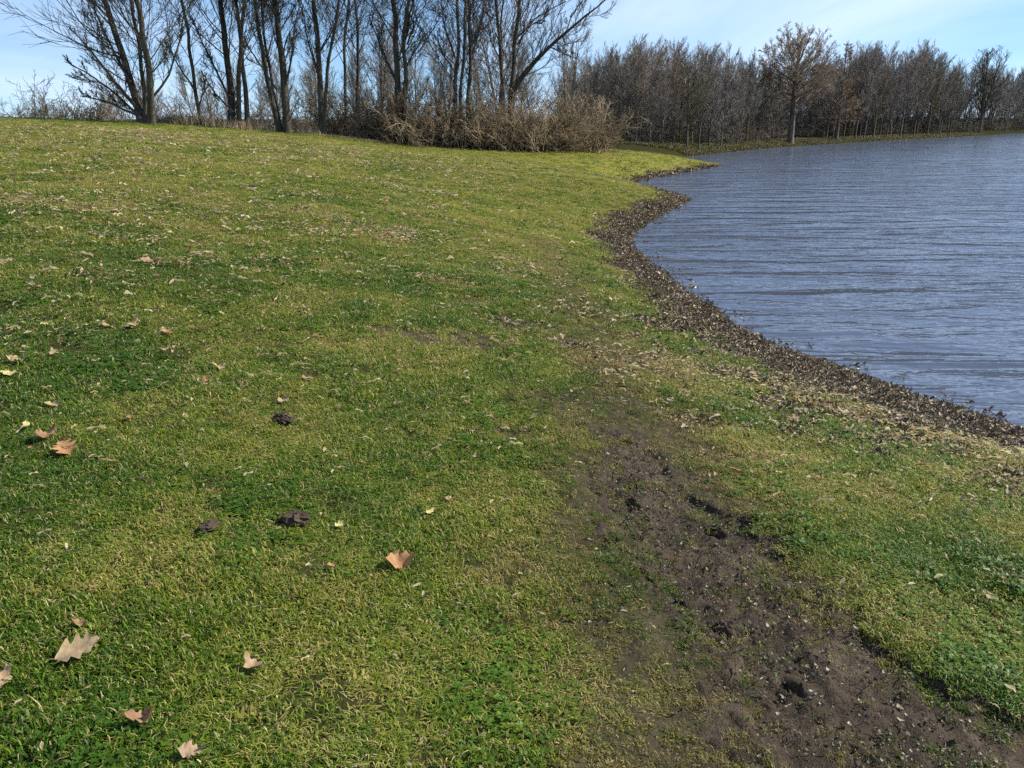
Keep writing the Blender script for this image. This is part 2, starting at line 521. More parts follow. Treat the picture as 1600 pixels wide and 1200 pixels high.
# ------------------------------------------------------------------ mud path
def mud_z(x, y):
    sd_ = bare_sd(x, y)
    z = base_z(x, y) - 0.050 * smooth(-0.05, 0.06, sd_) + smooth(-0.04, 0.10, sd_) * 0.022 - 0.03 * smooth(-0.02, -0.12, sd_)
    inner = smooth(-0.05, 0.1, sd_)
    z += (fbm(x * 9, y * 9, 5, 91, 0.68) - 0.5) * 0.034 * inner
    rid = 1 - np.abs(2 * fbm(x * 16, y * 16, 3, 95, 0.6) - 1)
    z += (rid - .8) * 0.030 * inner + (fbm(x * 38, y * 38, 2, 96) - .5) * .020
    for c, a, b in prints:
        u = (x - c[0]) * PDIR[0] + (y - c[1]) * PDIR[1]
        v = (x - c[0]) * -PDIR[1] + (y - c[1]) * PDIR[0]
        q = np.hypot(u / a, v / b) + (fbm(x * 22, y * 22, 3, 97) - .5) * .9
        z -= 0.032 * smooth(1.25, 0.5, q)
        z += 0.010 * np.exp(-((q - 1.6) / 0.4) ** 2)
    return z, sd_

def surf_z(x, y, d=None):
    """top of whatever lies there: lawn soil or mud"""
    z = ground_z(x, y, d)
    m = (np.hypot(x, y) < 9) & (x > -0.6)
    if m.any():
        mz, sd_ = mud_z(x[m], y[m])
        z = z.copy(); z[m] = np.where(sd_ > -.14, np.maximum(z[m], mz), z[m])
    return z

bx = np.array(bare)
x0, x1 = bx[:, 0].min() - 0.3, bx[:, 0].max() + 0.3
y0, y1 = max(0.7, bx[:, 1].min() - 0.3), bx[:, 1].max() + 0.3
st = 0.012
mxs_ = np.arange(x0, x1, st); mys_ = np.arange(y0, y1, st)
PX, PY = np.meshgrid(mxs_, mys_, indexing='xy')
px_, py_ = PX.ravel(), PY.ravel()
pz, sdm = mud_z(px_, py_)
keep = sdm > -0.14
fc = grid_faces(len(mys_), len(mxs_))
fc = fc[keep[fc].all(1)]
used = np.unique(fc)
remap = np.full(len(px_), -1); remap[used] = np.arange(len(used))
mm = fast_mesh('mud_path', np.stack([px_, py_, pz], -1)[used], remap[fc], 4, True, [M['mud']])
link('mud_path', mm, kind='structure')

# ------------------------------------------------------------------ branching
def tubes(P, R, sides, closed_tip=True):
    """P (N,k,3), R (N,k) -> verts, quads"""
    N, k, _ = P.shape
    T = np.gradient(P, axis=1)
    T /= np.linalg.norm(T, axis=2, keepdims=True) + 1e-9
    ref = np.where(np.abs(T[..., 2:3]) > 0.85, np.array([1.0, 0.1, 0]), np.array([0.05, 0, 1.0]))
    # keep one reference per branch so that rings do not twist
    ref = np.repeat(np.where(np.abs(T[:, :1, 2:3]) > 0.85, np.array([1.0, 0.13, 0.0]), np.array([0.07, 0.05, 1.0])), k, axis=1)
    A = np.cross(T, ref); A /= np.linalg.norm(A, axis=2, keepdims=True) + 1e-9
    B = np.cross(T, A)
    th = np.arange(sides) * 2 * math.pi / sides
    V = P[:, :, None, :] + R[:, :, None, None] * (A[:, :, None, :] * np.cos(th)[None, None, :, None] + B[:, :, None, :] * np.sin(th)[None, None, :, None])
    base = (np.arange(N) * k * sides)[:, None, None]
    i = np.arange(k - 1)[None, :, None] * sides; j = np.arange(sides)[None, None, :]; j2 = (np.arange(sides) + 1) % sides
    a = base + i + j; b = base + i + j2[None, None, :]
    Q = np.stack([a, b, b + sides, a + sides], -1).reshape(-1, 4)
    return V.reshape(-1, 3), Q

class TubeSet:
    def __init__(s): s.v = []; s.q = []; s.n = 0
    def add(s, P, R, sides):
        if len(P) == 0: return
        v, q = tubes(np.asarray(P, float), np.asarray(R, float), sides)
        s.v.append(v); s.q.append(q + s.n); s.n += len(v)
    def mesh(s, name, mat):
        return fast_mesh(name, np.concatenate(s.v), np.concatenate(s.q), 4, True, [mat])

def resample(P, k):
    P = np.asarray(P, float)
    seg = np.linalg.norm(np.diff(P, axis=0), axis=1)
    t = np.concatenate([[0], np.cumsum(seg)]); u = np.linspace(0, t[-1], k)
    # smooth catmull-like interpolation through a fine linear pass
    Q = np.stack([np.interp(u, t, P[:, c]) for c in range(3)], -1)
    for _ in range(max(1, k // 8)):
        Q[1:-1] = 0.25 * Q[:-2] + 0.5 * Q[1:-1] + 0.25 * Q[2:]
    return Q

def spawn(P, R, m, t0, t1, ang_lo, ang_hi, len_f, k, wander, up, rfac, rmin, g, taper=0.25, len_fall=0.6, bias=None):
    """children of every branch: returns P2 (N*m,k,3), R2"""
    N, kk, _ = P.shape
    t = (np.arange(m)[None, :] + g.random((N, m))) / m * (t1 - t0) + t0
    f = t * (kk - 1); i = np.clip(f.astype(int), 0, kk - 2); fr = (f - i)[..., None]
    n = np.arange(N)[:, None]
    p0 = P[n, i] * (1 - fr) + P[n, i + 1] * fr
    r0 = R[n, i] * (1 - fr[..., 0]) + R[n, i + 1] * fr[..., 0]
    T = P[n, i + 1] - P[n, i]; T /= np.linalg.norm(T, axis=2, keepdims=True) + 1e-9
    rv = g.normal(size=(N, m, 3)); rv -= (rv * T).sum(2, keepdims=True) * T
    if bias is not None: rv += np.asarray(bias); rv -= (rv * T).sum(2, keepdims=True) * T
    rv /= np.linalg.norm(rv, axis=2, keepdims=True) + 1e-9
    a = np.radians(g.uniform(ang_lo, ang_hi, (N, m)))[..., None]
    D = T * np.cos(a) + rv * np.sin(a)
    plen = np.linalg.norm(np.diff(P, axis=1), axis=2).sum(1)[:, None]
    ln = plen * len_f * (1 - len_fall * (t - t0) / max(1e-6, t1 - t0)) * g.uniform(0.6, 1.15, (N, m))
    D = D.reshape(-1, 3); p0 = p0.reshape(-1, 3); ln = ln.reshape(-1, 1); r0 = r0.reshape(-1)
    pts = [p0]; step = ln / (k - 1)
    for s_ in range(k - 1):
        D = D + g.normal(size=D.shape) * wander + np.array([0, 0, up])
        D /= np.linalg.norm(D, axis=1, keepdims=True)
        pts.append(pts[-1] + D * step)
    P2 = np.stack(pts, 1)
    rs = np.maximum(np.minimum(r0 * rfac * g.uniform(0.75, 1.15, r0.shape), r0 * 0.9), rmin)
    R2 = rs[:, None] * np.linspace(1, taper, k)[None, :]
    R2 = np.maximum(R2, rmin * 0.6)
    return P2, R2

def squash(P, c, rad_):
    """keep points inside a dome"""
    d = (P - c) / rad_
    L_ = np.linalg.norm(d, axis=-1, keepdims=True)
    f = np.where(L_ > 0.9, (0.9 + 0.1 * np.tanh((L_ - 0.9) / 0.35)) / np.maximum(L_, 1e-6), 1.0)
    return c + d * f * rad_

def make_tree(name, label, loc, stems, g, bark, twig, group=None, limbs=20, subs=9, twigs=8, fine=0, rmin=0.0095, limb_len=0.42, limb_ang=(28, 60),
              t0=0.22, up=0.10, bias=None, wander=0.095, category='tree', flare=1.5, extra_limbs=(), len_fall=.6, trunk_sides=10, low=None):
    """stems: list of (polyline in metres relative to loc, base radius, top radius)"""
    root = link(name, None, label=label, category=category)
    if group: root['group'] = group
    root.location = loc
    crown = TubeSet()
    allP = []
    for pts, ra, rb in stems:
        k = 26
        P = resample(pts, k)
        h = np.linspace(0, 1, k)
        wob = np.stack([np.convolve(g.normal(size=k), [.25, .5, .25], 'same') for _ in range(2)], -1) * 0.045 * smooth(0.05, 0.3, h)[:, None]
        P[:, :2] += wob
        R = ra + (rb - ra) * h ** 0.85
        R = R * (1 + (flare - 1) * np.exp(-h * 30))
        ts = TubeSet(); ts.add(P[None], R[None], trunk_sides)
        link('trunk', ts.mesh('trunk', bark), root)
        allP.append((P, R))
    for pts, ra, rb in extra_limbs:
        k = 22
        P = resample(pts, k); P[:, :] += np.cumsum(g.normal(size=(k, 3)), 0) * 0.008
        R = ra + (rb - ra) * np.linspace(0, 1, k) ** 0.8
        ts = TubeSet(); ts.add(P[None], R[None], 8)
        link('limb', ts.mesh('limb', bark), root)
        allP.append((resample(P, 26), np.interp(np.linspace(0, 1, 26), np.linspace(0, 1, k), R)))
    for q, (P, R) in enumerate(allP):
        is_limb = q >= len(stems)
        Lm = max(5, int(limbs * min(1, np.linalg.norm(P[-1] - P[0]) / 7.5))) if is_limb else limbs
        P1, R1 = spawn(P[None], R[None], Lm, 0.12 if is_limb else t0, 0.98, *limb_ang, limb_len * (0.9 if is_limb else 1), 10, wander * 0.6, up, 0.27, 0.014, g, 0.2, len_fall, bias)
        crown.add(P1, R1, 5)
        P2, R2 = spawn(P1, R1, subs, 0.12, 1.0, 20, 48, 0.50, 6, wander * .8, up * 0.8, 0.45, rmin * 1.2, g, 0.4, 0.5)
        crown.add(P2, R2, 3)
        P3, R3 = spawn(P2, R2, twigs, 0.12, 1.0, 18, 48, 0.62, 3, wander, up, 0.55, rmin * .8, g, 0.5, 0.4)
        crown.add(P3, R3, 3)
        if fine:
            P4, R4 = spawn(P3, R3, fine, 0.2, 1.0, 20, 55, 0.6, 3, wander, up, 0.7, rmin * 0.8, g, 0.6, 0.4)
            crown.add(P4, R4, 3)
    # fine shoots straight off the stems
    if low:
        for P, R in allP[:len(stems)]:
            P1, R1 = spawn(P[None], R[None], low, 0.03, 0.5, 30, 70, 0.13, 7, wander, up, 0.15, rmin * 1.2, g, 0.4, 0.2, bias)
            crown.add(P1, R1, 3)
            P2, R2 = spawn(P1, R1, 6, 0.2, 1.0, 22, 50, 0.45, 4, wander, up, 0.6, rmin, g, 0.5, 0.4)
            crown.add(P2, R2, 3)
    link('crown', crown.mesh('crown', twig), root)
    return root

def gz1(x, y):
    return float(ground_z(np.array([x]), np.array([y]))[0])

def stem_from_px(pts, Y, dY=0.0, top=(0, 0, 6.0), base_xyz=None):
    """pixel polyline on a plane at depth Y, continued upwards out of the frame by 'top'"""
    W_ = [at_depth(x, y, Y + dY * i / max(1, len(pts) - 1)) for i, (x, y) in enumerate(pts)]
    if top is not None:
        W_.append(W_[-1] + np.array(top) * 0.5 + np.array([0, 0, 0])); W_.append(W_[-1] + np.array(top) * 0.5)
    return np.array(W_)

def px_tree(label, Y, stems, seed, group='bare trees along the top of the grass slope', limbs_px=(), **kw):
    """stems: list of (pixel polyline, base radius, dY, top)"""
    g = np.random.default_rng(seed)
    b = stems[0][0][0]
    p = at_depth(b[0], b[1], Y)
    z = gz1(p[0], p[1])
    loc = np.array([p[0], p[1], z - 0.15])
    st_ = []
    for pts, ra, dY, top in stems:
        Wp = stem_from_px(pts, Y, dY, top)
        Wp[0, 2] = min(Wp[0, 2], loc[2])
        st_.append((Wp - loc, ra * .55, 0.03))
    el = []
    for pts, ra, dY in limbs_px:
        el.append((stem_from_px(pts, Y, dY, None) - loc, ra * .85, 0.02))
    return make_tree('bare_tree', label, loc, st_, g, M['bark'], M['twig'], group, extra_limbs=el, **kw)

# the row of trees on the crest, from the picture's left edge to the big leaning limb
px_tree('twin-stemmed bare tree fanning long branches far out over the grass at the left end', 33,
        [([(224, 197), (214, 160), (196, 100), (180, 60), (165, 0)], 0.30, 1.0, (-1.6, .8, 5.5)), ([(236, 197), (236, 150), (233, 100), (222, 40), (212, 0)], 0.26, -1.0, (-.6, -.6, 6.0)),
         ([(228, 197), (226, 140), (214, 60), (205, 0)], 0.16, 0.4, (-.3, 1, 5))],
        101, limbs_px=[([(215, 170), (178, 125), (148, 84), (120, 52)], 0.10, -1.2), ([(215, 178), (180, 145), (145, 118), (112, 100)], 0.07, 0.8),
                       ([(217, 182), (170, 160), (125, 150)], 0.055, -0.5), ([(240, 150), (262, 120), (280, 60), (288, 10)], .06, .5), ([(205, 130), (172, 70), (150, 25), (138, -15)], .075, 1.2)],
        limbs=23, low=22, bias=(-0.35, 0, 0.1), t0=.15)
px_tree('slender bare tree leaning left beside the pale dry grass tuft', 34.5,
        [([(317, 200), (306, 150), (297, 90), (291, 40), (286, 0)], 0.15, .5, (-.4, .3, 5.0))], 102,
        limbs_px=[([(305, 140), (288, 115), (272, 88), (262, 60)], 0.05, .5), ([(311, 165), (318, 140), (319, 110)], .04, -.2)], limbs=21, subs=7, low=10)
px_tree('bare tree with a thick squat base splitting into crowded upright stems', 35.5,
        [([(362, 204), (362, 150), (357, 100), (350, 40), (346, 0)], 0.30, .8, (-.5, .5, 6.0)), ([(374, 204), (372, 150), (374, 90), (382, 0)], 0.20, -.8, (.6, -.6, 6)),
         ([(387, 205), (385, 150), (378, 90), (372, 40), (366, 0)], 0.20, .2, (.2, .6, 6))], 103,
        limbs_px=[([(358, 155), (338, 110), (318, 70), (300, 30)], .06, .8), ([(360, 170), (335, 145), (315, 115)], .05, -.8)], limbs=23, low=14)
px_tree('tall bare tree with one heavy straight trunk and thinner stems leaning left from its foot', 36,
        [([(450, 211), (445, 150), (440, 90), (434, 40), (429, 0)], 0.32, .4, (-.5, .3, 6.5)), ([(438, 210), (424, 150), (411, 95), (403, 40), (398, 0)], 0.20, -.8, (-.5, -.5, 6)),
         ([(441, 210), (432, 165), (424, 130), (412, 40), (408, 0)], 0.13, .9, (-.3, .8, 6))], 104,
        limbs_px=[([(447, 130), (456, 90), (460, 50), (470, 0)], .06, .5), ([(432, 140), (405, 100), (385, 70), (372, 30)], .05, -.6)], limbs=22, low=12)
px_tree('dark bare tree standing just left of the brown shrubs, forked with its limbs rising steeply', 37,
        [([(503, 217), (502, 150), (497, 100), (493, 40), (491, 0)], 0.28, .4, (-.2, .3, 6.5)), ([(506, 217), (508, 150), (515, 90), (524, 40), (532, 0)], 0.16, -.8, (.8, -.6, 6))], 105,
        limbs_px=[([(499, 120), (486, 85), (476, 50), (470, 10)], .06, .6)], limbs=22, low=12)
px_tree('slim bare tree behind the left end of the brown shrubs', 42,
        [([(540, 222), (540, 150), (538, 90), (545, 0)], 0.17, .4, (.2, .3, 6)), ([(555, 222), (558, 150), (560, 80), (556, 0)], 0.19, -.6, (-.2, -.5, 6))], 106, limbs=21, low=10)
px_tree('stout bare tree rising from the brown shrubs and forking into two close parallel stems', 38.5,
        [([(624, 226), (624, 160), (621, 130), (618, 70), (615, 0)], 0.34, .2, (-.3, .2, 6.5)), ([(632, 226), (632, 160), (634, 120), (629, 60), (634, 30), (640, 0)], 0.24, -.3, (.7, -.4, 6)),
         ], 107,
        limbs_px=[([(622, 132), (606, 100), (590, 60), (578, 30)], .08, .7), ([(635, 105), (648, 80), (660, 58), (672, 45)], .05, -.5), ([(633, 60), (640, 20), (650, -10)], .09, .3), ([(637, 70), (645, 45), (655, 28)], .05, -.8)], limbs=20, low=8, t0=.25)
px_tree('bare tree of three upright stems in the middle of the brown shrubs', 39,
        [([(708, 230), (710, 165), (714, 90), (717, 40), (712, 0)], 0.20, .3, (-.2, .3, 6)), ([(720, 230), (720, 160), (721, 110), (724, 60)], 0.17, -.5, (.6, -.4, 5)),
         ([(732, 230), (731, 160), (738, 80), (733, 40), (731, 0)], 0.22, .6, (-.1, .6, 6.5))], 108,
        limbs_px=[([(711, 90), (700, 60), (692, 30), (688, 0)], .06, .5), ([(738, 85), (748, 50), (755, 15)], .06, -.4), ([(709, 110), (690, 80), (682, 45)], .05, -.6)], limbs=20, low=8)
px_tree('straight pale-sided bare trunk close beside the tree with the long slanting limb', 40.5,
        [([(788, 232), (787, 160), (783, 100), (780, 50), (775, 0)], 0.22, .3, (-.4, .3, 6.5)), ([(783, 232), (784, 100), (784, 50), (786, 0)], 0.10, .8, (.6, .8, 5))], 109,
        limbs_px=[([(780, 90), (768, 65), (762, 40)], .05, .5)], limbs=20, low=8)
px_tree('bare tree with one long limb slanting far out to the right over the shrubs', 40,
        [([(797, 232), (797, 160), (802, 90), (808, 40), (813, -10)], 0.26, .3, (.5, .4, 6))], 110,
        limbs_px=[([(799, 150), (812, 125), (835, 98), (858, 75), (900, 38), (932, 14), (960, -10)], 0.17, -1.0), ([(860, 74), (880, 82), (905, 92)], .035, -.6), ([(806, 62), (835, 30), (865, 12), (885, 2)], .05, .6), ([(808, 70), (830, 40), (850, 30), (855, 15)], .04, -.6),
                  ([(885, 50), (893, 25), (905, 5)], .04, .5)], limbs=19, low=6)

# ------------------------------------------------------------------ woods
def proto(kind, seed, twig, bark):
    """unit tree about 10 m tall at the origin: (trunk mesh, crown mesh, height)"""
    g = np.random.default_rng(seed)
    crown = TubeSet(); trunk = TubeSet()
    if kind == 'slender':
        H = 10
        top = np.array([g.normal() * .5, g.normal() * .5, H * 0.93])
        P = resample([(0, 0, -.3), (g.normal() * .1, g.normal() * .1, 3), top * np.array([.5, .5, .66]), top], 20); R = np.linspace(.12, .02, 20)
        trunk.add(P[None], R[None], 7)
        P1, R1 = spawn(P[None], R[None], 26, .2, .98, 22, 54, .46, 9, .06, .09, .5, .022, g, .3, .55)
        P2, R2 = spawn(P1, R1, 10, .12, 1, 20, 48, .46, 5, .07, .10, .5, .017, g, .4, .45)
        P3, R3 = spawn(P2, R2, 7, .1, 1, 20, 52, .55, 3, .07, .10, .6, .0105, g, .5, .3)
    elif kind == 'forked':
        H = 10
        fk = 1.2 + g.random() * 1.5
        Ps = []
        for s_ in range(3):
            a = g.random() * 6.28; o = np.array([math.cos(a), math.sin(a), 0]) * g.uniform(.6, 1.5)
            Ps.append(resample([(0, 0, -.3), (0, 0, fk * .7), o * .3 + np.array([0, 0, fk * 1.6]), o + np.array([0, 0, H * g.uniform(.8, .95)])], 20))
        P = np.stack(Ps); R = np.repeat(np.linspace(.11, .018, 20)[None], 3, 0)
        trunk.add(P, R, 7)
        P1, R1 = spawn(P, R, 13, .2, .98, 22, 56, .40, 9, .06, .09, .5, .022, g, .3, .5)
        P2, R2 = spawn(P1, R1, 8, .12, 1, 20, 48, .46, 5, .07, .10, .5, .017, g, .4, .45)
        P3, R3 = spawn(P2, R2, 7, .1, 1, 20, 52, .55, 3, .07, .10, .6, .0105, g, .5, .3)
    elif kind == 'oak':
        H = 12
        P = resample([(0, 0, -.3), (.05, 0, 2.5), (-.1, .1, 6), (.2, 0, 10)], 20); R = np.linspace(.30, .04, 20) * (1 + .4 * np.exp(-np.linspace(0, 1, 20) * 25))
        trunk.add(P[None], R[None], 10)
        c = np.array([0, 0, 6.7]); rd = np.array([4.0, 4.0, 5.3])
        P1 = []; R1 = []
        for q in range(72):
            el = math.asin(-.5 + 1.48 * (q + .5) / 72); az = q * 2.39996 + g.normal() * .2
            e = c + rd * np.array([math.cos(el) * math.cos(az), math.cos(el) * math.sin(az), math.sin(el)]) * g.uniform(.72, .88)
            hb = np.clip(2.6 + (e[2] - 3.0) * .62 + g.normal() * .3, 2.4, 8.8)
            b0 = np.array([np.interp(hb, P[:, 2], P[:, 0]), np.interp(hb, P[:, 2], P[:, 1]), hb])
            mid_ = b0 + (e - b0) * np.array([.58, .58, .38]) + g.normal(size=3) * .12
            uu = np.linspace(0, 1, 14)[:, None]
            B = (1 - uu) ** 2 * b0 + 2 * uu * (1 - uu) * mid_ + uu ** 2 * e
            B[1:] += np.cumsum(g.normal(size=(13, 3)) * .035, 0)
            P1.append(B); R1.append(np.linspace(g.uniform(.08, .11) if q % 5 == 0 else g.uniform(.03, .05), .016, 14))
        P1 = np.stack(P1); R1 = np.stack(R1)
        P2, R2 = spawn(P1, R1, 7, .30, 1, 18, 42, .26, 6, .07, .05, .45, .018, g, .3, .3)
        P3, R3 = spawn(P2, R2, 6, .15, 1, 20, 48, .60, 3, .08, .06, .5, .014, g, .4, .2)
        P4, R4 = spawn(P3, R3, 4, .2, 1, 20, 52, .85, 3, .10, .05, .6, .0135, g, .6, .2)
        P3, P4 = squash(P3, c, rd * 1.03), squash(P4, c, rd * 1.05)
        crown.add(P4, R4, 3)
    elif kind == 'round':
        H = 10
        Ps = []
        for s_ in range(3):
            a = s_ * 2.1 + g.random(); o = np.array([math.cos(a), math.sin(a), 0]) * g.uniform(.8, 1.6)
            Ps.append(resample([(0, 0, -.3), (.05, 0, 1.7), o * .25 + np.array([0, 0, 3.4]), o + np.array([0, 0, 8.6])], 20))
        P = np.stack(Ps); R = np.repeat(np.linspace(.19, .02, 20)[None], 3, 0)
        trunk.add(P, R, 8)
        P1, R1 = spawn(P, R, 16, .24, .98, 25, 60, .44, 9, .08, .09, .5, .024, g, .3, .5)
        P2, R2 = spawn(P1, R1, 8, .1, 1, 18, 45, .45, 5, .1, .1, .5, .016, g, .4, .45)
        P3, R3 = spawn(P2, R2, 7, .1, 1, 15, 45, .5, 3, .1, .1, .6, .013, g, .5, .3)
        c = np.array([0, 0, 5.6]); rd = np.array([3.6, 3.6, 4.5])
        P1, P2, P3 = (squash(q, c, rd) for q in (P1, P2, P3))
    elif kind == 'cone':
        H = 10
        P = resample([(0, 0, -.3), (.05, 0, 4), (0, .05, 9.8)], 20); R = np.linspace(.15, .02, 20)
        trunk.add(P[None], R[None], 7)
        P1, R1 = spawn(P[None], R[None], 46, .14, .99, 55, 85, .26, 7, .06, .07, .4, .018, g, .3, .75)
        P2, R2 = spawn(P1, R1, 8, .15, 1, 25, 55, .42, 4, .1, .05, .5, .015, g, .4, .5)
        P3, R3 = spawn(P2, R2, 7, .1, 1, 25, 60, .5, 3, .12, -.02, .6, .016, g, .6, .4)
    crown.add(P1, R1, 5); crown.add(P2, R2, 3); crown.add(P3, R3, 3)
    zt = max(v[:, 2].max() for v in crown.v)
    return trunk.mesh('trunk', bark), crown.mesh('crown', twig), float(zt)

protos = {
    'slender': [proto('slender', 200 + i, M['twig_far'], M['bark_far']) for i in range(5)],
    'forked': [proto('forked', 220 + i, M['twig_grey'] if i % 2 else M['twig_far'], M['bark_far']) for i in range(4)],
    'grey': [proto('slender', 230 + i, M['twig_grey'], M['bark_far']) for i in range(2)],
    'olive': [proto('slender', 240 + i, M['twig_olive'], M['bark_far']) for i in range(2)],
    'tan': [proto('slender', 250, M['twig_tan'], M['bark_far'])],
    'oak': [proto('oak', 261, M['twig_tan'], M['bark_far'])],
    'round': [proto('round', 270, M['twig_olive'], M['bark_far'])],
    'rust': [proto('cone', 280, M['twig_rust'], M['bark_far'])],
}

def put_tree(name, pr, x, y, H, rz, label, group=None, sx=1.0, category='tree'):
    tm, cm, hz = pr
    root = link(name, None, label=label, category=category)
    if group: root['group'] = group
    s = H / hz
    root.location = (x, y, gz1(x, y) - 0.05)
    root.rotation_euler = (0, 0, rz)
    root.scale = (s * sx, s * sx, s)
    link('trunk', tm, root); link('crown', cm, root)
    return root

HOR = 185.0
def far_depth(px):
    pxs = [900, 1000, 1080, 1160, 1240, 1350, 1440, 1530, 1600, 1680]
    ys = [246, 246, 243.5, 235, 228.5, 221.5, 216.5, 212, 207.5, 205]
    return on_water(px, np.interp(px, pxs, ys))[1]

sky_x = [880, 930, 960, 1000, 1050, 1100, 1150, 1190, 1250, 1310, 1340, 1370, 1390, 1420, 1450, 1480, 1500, 1560, 1590, 1620, 1700]
sky_y = [105, 72, 58, 54, 60, 66, 72, 78, 84, 80, 54, 62, 84, 56, 72, 88, 96, 100, 104, 98, 100]

def place_px(px, Y, yt, **kw):
    p = at_depth(px, HOR, Y)
    top = at_depth(px, yt, Y)[2]
    return p[0], Y, top

def wood_tree(kind, px, Y, yt, label, group, sx=1.0, name='bare_tree'):
    x, y, top = place_px(px, Y, yt)
    pr = random.choice(protos[kind])
    return put_tree(name, pr, x, y, top - gz1(x, y), random.random() * 6.28, label, group, sx)

put_tree('oak_tree', protos['oak'][0], *place_px(1238, far_depth(1238) + 1.6, 22)[:2], place_px(1238, far_depth(1238) + 1.6, 22)[2] - 0.75, 0.6,
         'big oak with a broad domed crown of pale twigs on the far bank', None, 1.16)
put_tree('bare_tree', protos['round'][0], *place_px(1534, far_depth(1534) + 5, 66)[:2], place_px(1534, far_depth(1534) + 5, 66)[2] - 0.75, 1.2,
         'round-crowned bare tree standing alone in front of the wood near the picture right edge', None, 1.08)
wood_tree('rust', 1310, far_depth(1310) + 2.2, 66, 'rusty brown cone-shaped tree just right of the domed oak', None, 1.45, 'larch_tree')

regions = [(880, 1190, 'thin bare tree in the dense wood left of the domed oak', 'wood left of the domed oak'),
           (1190, 1330, 'thin bare tree in the shade behind the domed oak', 'wood behind the domed oak'),
           (1330, 1500, 'thin bare tree in the wood between the domed oak and the round-crowned tree', 'wood between the oak and the round tree'),
           (1500, 1720, 'thin bare tree in the wood behind the round-crowned tree', 'wood behind the round tree')]
ORD = ['first', 'second', 'third', 'fourth', 'fifth', 'sixth', 'seventh', 'eighth', 'ninth', 'tenth', 'eleventh', 'twelfth', 'thirteenth', 'fourteenth', 'fifteenth', 'sixteenth', 'seventeenth', 'eighteenth']
front = []
for row, off in enumerate((2.0, 6, 11, 17, 25)):
    px = 885 + 9 * row
    while px < 1690:
        Yb = far_depth(px)
        Y = Yb + off * (0.8 + 0.4 * random.random()) + 0.4
        near_oak = abs(px - 1238) < 52
        near_round = abs(px - 1540) < 34
        yt = np.interp(px, sky_x, sky_y) + random.uniform(-8, 20) + (16 if row == 0 else 6 if row == 1 else 0)
        if not ((near_oak or near_round) and row < 2):
            if near_oak: yt = max(yt, 95)
            lab = next(r for r in regions if r[0] <= px < r[1] or r[1] == 1720)
            kind = random.choices(['slender', 'forked', 'olive', 'grey', 'tan'], [4, 4, 2, 3, 1])[0]
            o = wood_tree(kind, px, Y, yt, lab[2], lab[3], random.uniform(0.85, 1.25))
            if row == 0: front.append((px, o))
        px += random.uniform(14, 27) * (1.0 if row < 4 else 1.25) * (52.0 / max(40, min(Yb, 75))) ** 0.4

for side, grp in (('left', [f for f in front if f[0] < 1238][::-1]), ('right', [f for f in front if f[0] > 1238])):
    for i, (q, o) in enumerate(grp[:18]):
        o['label'] = f'{ORD[i]} waterside tree of the wood counting {side}wards from the domed oak'
        o['group'] = 'waterside trees of the far wood'

# thinner wood behind the crest row
for row, (Y, step, ylo, yhi) in enumerate(((47, 92, -40, 80), (55, 62, -20, 100), (66, 46, 20, 120))):
    px = 70 + 17 * row
    while px < 940:
        f = np.interp(px, [60, 300, 420, 560, 900], [0.0, 0.2, 0.75, 1, 1])
        if px > 800: f *= np.interp(px, [800, 940], [1, .25])
        yt = min(random.uniform(ylo, yhi) * f + (1 - f) * random.uniform(95, 160), 168)
        wood_tree(random.choices(['slender', 'forked'], [3, 2])[0], px, Y + random.uniform(-3, 3), yt,
                  'thin bare tree seen through the gaps behind the row on the grass crest', 'thin trees behind the crest row', random.uniform(0.8, 1.2))
        px += random.uniform(0.7, 1.3) * step * (1.6 - 0.6 * f)

# ------------------------------------------------------------------ shrubs
def shrub_mesh(seed, H, Wd, n, twig, dens=5, rmin=.008):
    g = np.random.default_rng(seed)
    a = g.random(n) * 6.283; rr = np.sqrt(g.random(n)) * Wd * 0.5
    base = np.stack([np.cos(a) * rr, np.sin(a) * rr * .8, np.full(n, -.08)], -1)
    D = np.stack([np.cos(a) * .30 * g.random(n), np.sin(a) * .30 * g.random(n), np.ones(n)], -1) + g.normal(size=(n, 3)) * .20
    D /= np.linalg.norm(D, axis=1, keepdims=True)
    ln = H * (.35 + .8 * g.random(n) ** 1.3)[:, None]
    pts = [base]; k = 8
    for s_ in range(k - 1):
        D = D + g.normal(size=D.shape) * .20 + np.stack([np.cos(a), np.sin(a), a * 0], -1) * .012
        D /= np.linalg.norm(D, axis=1, keepdims=True)
        pts.append(pts[-1] + D * ln / (k - 1))
    P = np.stack(pts, 1); R = np.linspace(.014, .007, k)[None] * g.uniform(.7, 1.3, n)[:, None]
    ts = TubeSet(); ts.add(P, R, 3)
    P2, R2 = spawn(P, R, dens + 3, .12, 1, 18, 55, .36, 5, .16, .03, .6, rmin, g, .5, .4); ts.add(P2, R2, 3)
    P3, R3 = spawn(P2, R2, dens, .1, 1, 20, 60, .45, 3, .16, .02, .7, rmin * .85, g, .6, .3); ts.add(P3, R3, 3)
    return ts.mesh('shrub', twig)

